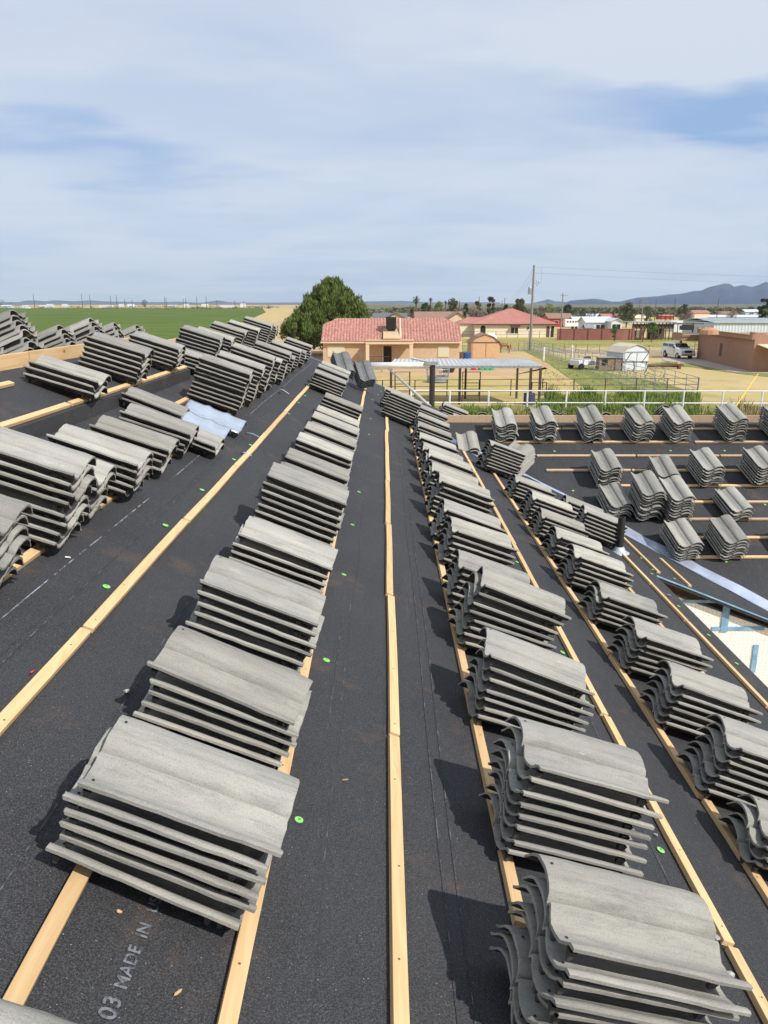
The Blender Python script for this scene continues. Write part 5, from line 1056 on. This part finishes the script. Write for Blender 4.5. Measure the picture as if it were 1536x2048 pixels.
X, Y = gp(1218, 741); root = empty('hutch', (X, Y + .4, 0), label='weathered plywood hutch against the metal shed', cat='hutch'); b = MB(); b.box((0, 0, .75), (2.4, 1.4, 1.3)); b.box((0, 0, .06), (2.3, 1.3, .12)); b.build('box', MT['hutch'], root); b = MB(); b.box((0, 0, 1.44), (2.7, 1.7, .07)); b.build('roof', MT['galv'], root); b = MB(); b.box((-.6, -.72, .9), (.6, .04, .6)); b.build('opening', MT['dark'], root)
X, Y = gp(1265, 742); root = empty('implement_frame', (X, Y - 1.0, 0), label='dark steel implement frame standing before the metal shed', cat='farm implement'); b = MB(); b.tube([(-1.7, 0, 1.05), (1.3, 0, 1.05)], .07); b.tube([(-1.2, 0, 1.0), (-.7, 0, 1.9), (-.5, 0, 2.0)], .04); b.tube([(.6, 0, 1.0), (1.2, 0, 1.9), (1.3, 0, 2.3)], .04); b.build('beam', MT['black'], root)
for x in (-1.6, -.3, 1.1): b = MB(); b.tube([(x, 0, 1.05), (x + .15, 0, .5), (x, 0, 0)], .05); b.build('tine', MT['black'], root)
X, Y = gp(1324, 738); root = empty('pipe_feeder', (X, Y, 0), label='long low beam on blocks right of the metal shed', cat='beam'); b = MB(); b.box((0, 0, .42), (4.8, .25, .14)); b.box((0, .4, .3), (4.2, .1, .3)); b.build('beam', MT['brown'], root)
for x in (-1.9, 1.9): b = MB(); b.box((x, 0, .25), (.3, .4, .5)); b.build('block', MT['brown'], root); b = MB(); b.lathe([(.18, .5), (.25, .62), (.12, .85)], (x * .9, 0, 0), 10); b.build('pot', MT['adobe_lit'], root)
# wire pens
Yp = 158; root = empty('wire_pens', (xat(1306, 660, Yp), Yp, 0), label='dark roofed wire pens right of the red wall', cat='animal pen'); ox = root.location.x
for k in range(12): b = MB(); x = xat(1266 + k * 7.3, 660, Yp) - ox; b.box((x, 0, 1.7), (.16, .16, 3.4)); b.build('post', MT['brown'], root)
b = MB(); b.box((0, 3, 3.5), (8.8, 7, .15)); b.build('roof', MT['galv'], root); b = MB(); b.box((0, .1, 2.7), (8.4, .03, .9)); b.box((1.6, 3, 1.2), (3.6, .1, 2.2)); b.build('mesh_panel', MT['far_pole'], root)
# ------------------------------------------------------------------ poles and wires
def pole(px, top, base, label, name='utility_pole', r=.17, m='polewood', arm=True, Y=None, group='utility poles', cat='utility pole', trans=False):
    if Y is None: Y = gp(px, base)[1]
    X = xat(px, base, Y); h = hz(top, Y); root = empty(name, (X, Y, 0), label=label, cat=cat, group=group); b = MB(); b.tube([(0, 0, -.1), (0, 0, h)], [r, r * .62], 8); b.build('shaft', MT[m], root)
    if arm: b = MB(); b.box((.35, 0, h - .5), (1.9, .1, .12)); b.build('crossarm', MT[m], root)
    if trans:
        b = MB(); b.lathe([(.24, 0), (.27, .06), (.27, .95), (.2, 1.1), (.05, 1.15)], (-.48, 0, h * .66), 14); b.build('transformer', MT['galv'], root)
        b = MB(); b.tube([(0, 0, h - .2), (1.25, 0, h - .35)], .035); b.tube([(0, 0, h - 1.2), (1.25, 0, h - 1.2)], .035); b.tube([(1.2, 0, h - .4), (1.2, 0, h - 2.6)], .02); b.build('bracket', MT['galv'], root)
        for (x, z) in ((.5, h - 2.6), (.85, h - 2.8), (.62, h - 3.1)): b = MB(); b.lathe([(.05, 0), (.12, .1), (.05, .2), (.12, .3), (.05, .42)], (x, 0, z), 8); b.build('insulator', MT['galv'], root)
        b = MB(); b.tube([(-.02, 0, h - 2.7), (.95, 0, h - 2.7)], .04); b.build('crossarm', MT['galv'], root)
    return root, X, Y, h
_, mx_, my_, mh = pole(1060, 530, 700, 'tall grey pole with transformer standing right of the horse', trans=True, arm=False, r=.23)
pole(1122, 586, 656, 'slim pole right of the cream house with a crossarm', Y=185, r=.2)
pole(1283, 596, 640, 'pole among trees with a lamp arm left of the far mountains', Y=225)
for px, top, Y, lab in ((1277, 598, 330, 'dark bare pole just left of the round yellowish tree'), (1309, 598, 280, 'dark bare pole right of the yellowish tree'), (1347, 597, 240, 'dark bare pole in front of the pink bare tree'), (1433, 598, 235, 'dark bare pole above the adobe house roof'),
                       (957, 593, 240, 'slim pale pole left of the tall eucalyptus'), (918, 601, 260, 'short pale pole above the brown gable'), (1008, 595, 270, 'dark pole behind the left slope of the red hip roof'), (1003, 602, 330, 'shorter pole behind the left slope of the red hip roof'), (1092, 601, 320, 'faint pole between the two nearer utility poles')):
    pole(px, top, 640, lab, Y=Y, r=.14, m='far_pole', arm=False)
fl = [(69, 588), (165, 588), (181, 590), (222, 592), (234, 591), (250, 599), (265, 600), (330, 594), (333, 596), (367, 598), (372, 597), (394, 594), (413, 594), (434, 601), (470, 602), (488, 603)]
for i, (px, top) in enumerate(fl): pole(px, top - 1, 612, f'distant pole {("first","second","third","fourth","fifth","sixth","seventh","eighth","ninth","tenth","eleventh","twelfth","thirteenth","fourteenth","fifteenth","sixteenth")[i]} from the left on the field horizon', Y=1050, r=.42, m='far_pole', arm=False, group='distant poles on the left horizon')
def wire(P, Q, sag, r, label):
    P, Q = Vector(P), Vector(Q); pts = [P.lerp(Q, t / 16) - Vector((0, 0, sag * 4 * (t / 16) * (1 - t / 16))) for t in range(17)]; b = MB(); b.tube(pts, r, 4); b.build('power_line', MT['wire'], None, label=label, cat='power line', group='power lines')
wire((mx_ + 1.2, my_, mh - .3), (xat(1750, 557, 150), 150, hz(557, 150)), .3, .011, 'upper power line running right from the tall pole'); wire((mx_ + 1.2, my_, mh - 1.2), (xat(1750, 572, 150), 150, hz(572, 150)), .3, .011, 'lower power line running right from the tall pole')
wire((mx_, my_, mh - .4), (xat(1008, 596, 270), 270, hz(596, 270)), 2, .016, 'upper power line running back left from the tall pole'); wire((mx_, my_, mh - 1.6), (xat(1003, 603, 330), 330, hz(603, 330)), 2, .016, 'lower power line running back left from the tall pole')
Yg = 42; b = MB(); b.tube([(xat(1516, 748, Yg + 8), Yg + 8, hz(748, Yg + 8)), (xat(1466, 815, Yg), Yg, hz(822, Yg))], .03, 8); b.build('guy_wire_guard', MT['yellow'], None, label='yellow plastic guy wire guard slanting over the white fence', cat='guy guard')
# ------------------------------------------------------------------ truck
def truck():
    X, Y = gp(1361, 717); root = empty('pickup_truck', (X, Y + 1.2, 0), R(-84), label='white crew cab pickup with a bed shell beside the adobe house', cat='pickup truck')
    # length along x: nose at +x ; local side profile
    P = [(-2.9, .55), (-2.95, 1.25), (-2.85, 1.95), (-2.6, 2.02), (-1.0, 2.02), (-.2, 2.0), (.55, 1.96), (1.25, 1.42), (2.55, 1.28), (2.85, 1.15), (2.95, .75), (2.9, .5), (2.35, .45), (2.3, .75), (2.0, .95), (1.6, .95), (1.3, .75), (1.25, .45), (-1.25, .45), (-1.3, .75), (-1.6, .95), (-2.0, .95), (-2.3, .75), (-2.35, .5)]
    b = MB(); n = len(P)
    for sg in (-1, 1):
        for x, z in P: inn = .14 if z > 1.5 else (.0 if z > .6 else .04); b.v.append((x, sg * (.98 - inn), z))
    for i in range(n): j = (i + 1) % n; b.f.append((i, j, n + j, n + i)); b.m.append(0)
    me_ = b.mesh('tmp', MT['carwhite']); bm = bmesh.new(); bm.from_mesh(me_); bm.verts.ensure_lookup_table()
    for s0 in (0, n):
        f = bm.faces.new([bm.verts[s0 + i] for i in range(n)]); bmesh.ops.triangulate(bm, faces=[f])
    bmesh.ops.recalc_face_normals(bm, faces=bm.faces); bm.to_mesh(me_); o = bpy.data.objects.new('body', me_); COL.objects.link(o); o.parent = root; bv = o.modifiers.new('b', 'BEVEL'); bv.width = .05; bv.segments = 2; bv.limit_method = 'ANGLE'
    for sg in (-1, 1):
        for (x0, x1, t0, t1) in ((-2.7, -1.25, 1.5, 1.86), (-1.05, -.35, 1.5, 1.86), (-.25, .55, 1.5, 1.86)):
            b = MB(); y = sg * .875; xx = x1 + (.28 if x1 > .5 else 0); b.prism([(x0, y + sg * .06, t0), (xx, y + sg * .06, t0), (x1, y, t1), (x0, y, t1)], (0, -sg * .04, 0)); b.build('side_window', MT['glass'], root)
        for x in (-1.8, 1.8):
            w = MB(); w.tube([(x, sg * .72, .42), (x, sg * .99, .42)], .42, 20); wh_ = w.build('wheel', MT['tyre'], root); b = MB(); b.tube([(x, sg * .99, .42), (x, sg * 1.01, .42)], [.25, .22], 14); b.build('rim', MT['rim'], wh_)
        for (x0, x1) in ((-1.1, -.3), (-.25, .75)):
            b = MB(); b.box(((x0 + x1) / 2, sg * .99, 1.0), (x1 - x0, .025, .85)); d_ = b.build('door', MT['carwhite'], root, bevel=.02); b = MB(); b.box((x0 + .15, sg * 1.01, 1.3), (.16, .03, .04)); b.build('handle', MT['black'], d_)
        b = MB(); b.box((.85, sg * 1.08, 1.45), (.12, .22, .2)); b.build('mirror', MT['black'], root, bevel=.02)
        b = MB(); b.box((2.93, sg * .72, 1.0), (.08, .4, .22)); b.build('headlight', MT['lamp'], root, bevel=.02)
    b = MB(); b.prism([(.62, -.8, 1.93), (.62, .8, 1.93), (1.24, .88, 1.46), (1.24, -.88, 1.46)], (.04, 0, .03)); b.build('windscreen', MT['glass'], root)
    b = MB(); b.box((2.93, 0, 1.0), (.09, 1.0, .32)); b.build('grille', MT['black'], root, bevel=.02); b = MB(); b.box((3.0, 0, .6), (.16, 1.9, .28)); b.build('bumper', MT['rim'], root, bevel=.04)
truck()
b = MB(); X, Y = gp(1399, 712); root = empty('metal_rack', (X - .6, Y - .4, 0), label='dark pipe rack leaning against the adobe wall', cat='rack')
for x in (0, 1.0): b = MB(); b.tube([(x * 1.0 - .4, -.3, 0), (x - .4, 0, 2.0)], .04); b.build('upright', MT['rust'], root)
for z in (.4, 1.0, 1.6): b = MB(); b.tube([(-.4, -.2, z), (.6, -.2, z)], .03); b.build('rung', MT['rust'], root)
# boat-like tub trailer
X, Y = gp(1168, 739); root = empty('small_trailer', (X, Y + .6, 0), R(28), label='small white utility trailer with a spare tyre on top', cat='trailer'); b = MB(); b.prism([(-1.3, -.8, .45), (1.1, -.8, .45), (1.3, -.8, 1.0), (-1.35, -.8, 1.05)], (0, 1.6, 0)); b.build('body', MT['white'], root, bevel=.08)
b = MB(); b.box((-.3, 0, 1.1), (1.5, 1.3, .1)); b.build('cover', MT['chip'], root, bevel=.03); b = MB(); b.lathe([(.16, 0), (.36, .02), (.4, .12), (.36, .22), (.16, .24)], (.6, 0, 1.16), 16); b.build('spare_tyre', MT['tyre'], root)
for y in (-.86, .86): b = MB(); b.tube([(-1.0, y - .1, .36), (-1.0, y + .1, .36)], .36, 14); b.build('wheel', MT['tyre'], root)
# horse ------------------------------------------------------------
def horse(X, Y, rz, label):
    root = empty('horse', (X, Y, 0), rz, label=label, cat='horse'); me = bpy.data.meshes.new('body')
    V = [((-.55, 0, 1.25), .27), ((-.25, 0, 1.22), .30), ((.15, 0, 1.18), .30), ((.5, 0, 1.22), .28), ((.72, 0, 1.42), .19), ((.98, 0, 1.62), .14), ((1.16, 0, 1.72), .12), ((1.34, 0, 1.58), .09), ((1.5, 0, 1.42), .065)]
    E = [(i, i + 1) for i in range(8)]
    def chain(root_i, pts):
        k = root_i
        for p in pts: V.append(p); E.append((k, len(V) - 1)); k = len(V) - 1
    for sg in (-1, 1):
        chain(0, [((-.62, sg * .16, 1.0), .17), ((-.56, sg * .17, .78), .10), ((-.74, sg * .17, .52), .065), ((-.70, sg * .17, .16), .045), ((-.64, sg * .17, .03), .06)])
        chain(3, [((.52, sg * .15, .92), .12), ((.55, sg * .15, .56), .065), ((.54, sg * .15, .18), .042), ((.58, sg * .15, .03), .058)])
        chain(6, [((1.13, sg * .07, 1.86), .03)])
    me.from_pydata([v[0] for v in V], E, []); o = bpy.data.objects.new('body', me); COL.objects.link(o); o.parent = root; me.materials.append(MT['horse'])
    o.modifiers.new('skin', 'SKIN'); o.modifiers.new('sub', 'SUBSURF').levels = 1; o.modifiers['sub'].render_levels = 1
    for i, v in enumerate(V): me.skin_vertices[0].data[i].radius = (v[1], v[1]); me.skin_vertices[0].data[i].use_root = (i == 0)
    b = MB(); b.tube([(-.80, 0, 1.32), (-.92, 0, 1.15), (-.93, 0, .75), (-.9, 0, .55)], [.05, .07, .06, .02], 7); b.build('tail', MT['mane'], root, smooth=True)
    b = MB(); b.prism([(.66, -.03, 1.62), (.9, -.03, 1.78), (1.12, -.03, 1.88), (1.02, -.03, 1.68), (.8, -.03, 1.5)], (0, .06, 0)); b.build('mane', MT['mane'], root)
X, Y = gp(1006, 706); horse(X + .2, Y, R(184), 'chestnut horse half hidden behind the plywood shed')
# tanks, barrels, tubs
def barrel(px, py, r, h, m, name, label, cat, z=0, group=None):
    X, Y = gp(px, py); b = MB(); b.lathe([(r * .94, 0), (r, .04), (r, h * .33), (r * 1.03, h * .35), (r, h * .37), (r, h * .64), (r * 1.03, h * .66), (r, h * .68), (r, h - .04), (r * .95, h), (r * .9, h - .02)], n=18); b.build(name, MT[m], None, loc=(X, Y + r, z), label=label, cat=cat, group=group)
barrel(1060, 811, .42, .85, 'navy', 'barrel', 'dark blue drum by the right shelter posts', 'barrel'); barrel(932, 719, .75, .9, 'barrelblue', 'barrel', 'bright blue drum beside the plywood shed', 'barrel'); barrel(921, 720, .4, 1.0, 'brown', 'barrel', 'brown drum left of the bright blue drum', 'barrel')
for i, px in enumerate((963, 973, 983)): barrel(px, 741, .36, .55, 'tubgreen', 'feed_tub', ('green feed tub under the shelter roof edge, left one', 'green feed tub under the shelter roof edge, middle one', 'green feed tub under the shelter roof edge, right one')[i], 'tub', group='green feed tubs')
barrel(948, 741, .3, .5, 'redp', 'bucket', 'red bucket left of the green feed tubs', 'bucket')
def roundtank(px, py, Y, r, label):
    X = xat(px, py, Y); z = hz(py, Y); b = MB(); b.lathe([(r * math.sin(a) if 0 < a < math.pi else .01, -r * .8 * math.cos(a)) for a in [math.pi * k / 10 for k in range(11)]], n=16); b.tube([(0, 0, -r * .6), (0, 0, -z)], .12, 8); b.build('white_tank', MT['white'], None, smooth=True, loc=(X, Y, z), label=label, cat='tank', group='white tanks behind the shed')
roundtank(962, 674, 118, .75, 'rounded white tank behind the shed, left one'); roundtank(981, 677, 117, .95, 'rounded white tank behind the shed, right one')
# round hay feeder
X, Y = gp(876, 766); root = empty('hay_feeder', (X, Y + .5, 0), label='round galvanised hay feeder in the arena', cat='hay feeder'); b = MB(); b.lathe([(1.0, .1), (1.0, .6), (.98, .6), (.98, .1)], n=24); b.build('ring', MT['galv'], root)
b = MB()
for k in range(14): a = k * 2 * math.pi / 14; b.tube([(math.cos(a), math.sin(a), .5), (math.cos(a) * 1.1, math.sin(a) * 1.1, 1.25)], .03, 5)
P = [(1.1 * math.cos(k * math.pi / 12), 1.1 * math.sin(k * math.pi / 12), 1.25) for k in range(25)]; b.tube(P, .035, 5, cap=False); b.build('bars', MT['galv'], root)
X, Y = gp(897, 745); b = MB(); b.lathe([(.5, 0), (.75, .5), (.7, .5), (.45, .08)], n=18); b.build('trough', MT['black'], None, loc=(X, Y, 0), label='dark round trough at the back edge of the shelter', cat='trough')
# pipes at ground on the roof side of the corral
b = MB(); X0, Y0 = gp(745, 745); X1, _ = gp(905, 745); b.tube([(X0, Y0, .5), (X1, Y0, .5)], .08, 8); b.tube([(X0 + 1, Y0, 0), (X0 + 1, Y0, .5)], .06); b.tube([(X1 - 1, Y0, 0), (X1 - 1, Y0, .5)], .06); b.build('ground_pipe', MT['galv'], None, label='long grey pipe rail before the tan house', cat='pipe rail')
for px, pt, pb in ((1087, 694, 722), (1143, 690, 718)): X, Y = gp(px, pb); b = MB(); b.tube([(0, 0, 0), (0, 0, hz(pt, Y))], .12, 10); b.build('vent_post', MT['white'], None, loc=(X, Y, 0), label='short white post beside the panel fence' if px < 1100 else 'short white post by the dirt road', cat='post')
X, Y = gp(578, 662); root = empty('old_machine', (X, Y, 0), label='grey farm machine on the dirt left of the pine', cat='farm machine'); b = MB(); b.box((0, 0, .9), (3.0, 1.6, .9)); b.box((-.9, 0, 1.6), (1.0, 1.2, .6)); b.build('body', MT['far_pole'], root, bevel=.08)
for x in (-1.0, 1.1): b = MB(); b.tube([(x, -.9, .5), (x, -.7, .5)], .5, 14); b.build('wheel', MT['tyre'], root)
# ------------------------------------------------------------------ desert air
hb = MB(); zt_, zb_ = 330, -5.5; xa, xb, ya, yb = -6500, 6500, -350, 10500
hb.box(((xa + xb) / 2, (ya + yb) / 2, (zt_ + zb_) / 2), (xb - xa, yb - ya, zt_ - zb_))
hm = bpy.data.materials.new('haze'); hm.use_nodes = True; t = hm.node_tree; t.nodes.clear(); ou = t.nodes.new('ShaderNodeOutputMaterial'); pv = t.nodes.new('ShaderNodeVolumePrincipled')
pv.inputs['Color'].default_value = (.72, .85, 1.0, 1); pv.inputs['Density'].default_value = .000065; pv.inputs['Anisotropy'].default_value = .1; t.links.new(pv.outputs[0], ou.inputs['Volume'])
hz_o = hb.build('haze', hm, None, kind='stuff', label='thin pale desert haze over the fields', cat='haze')
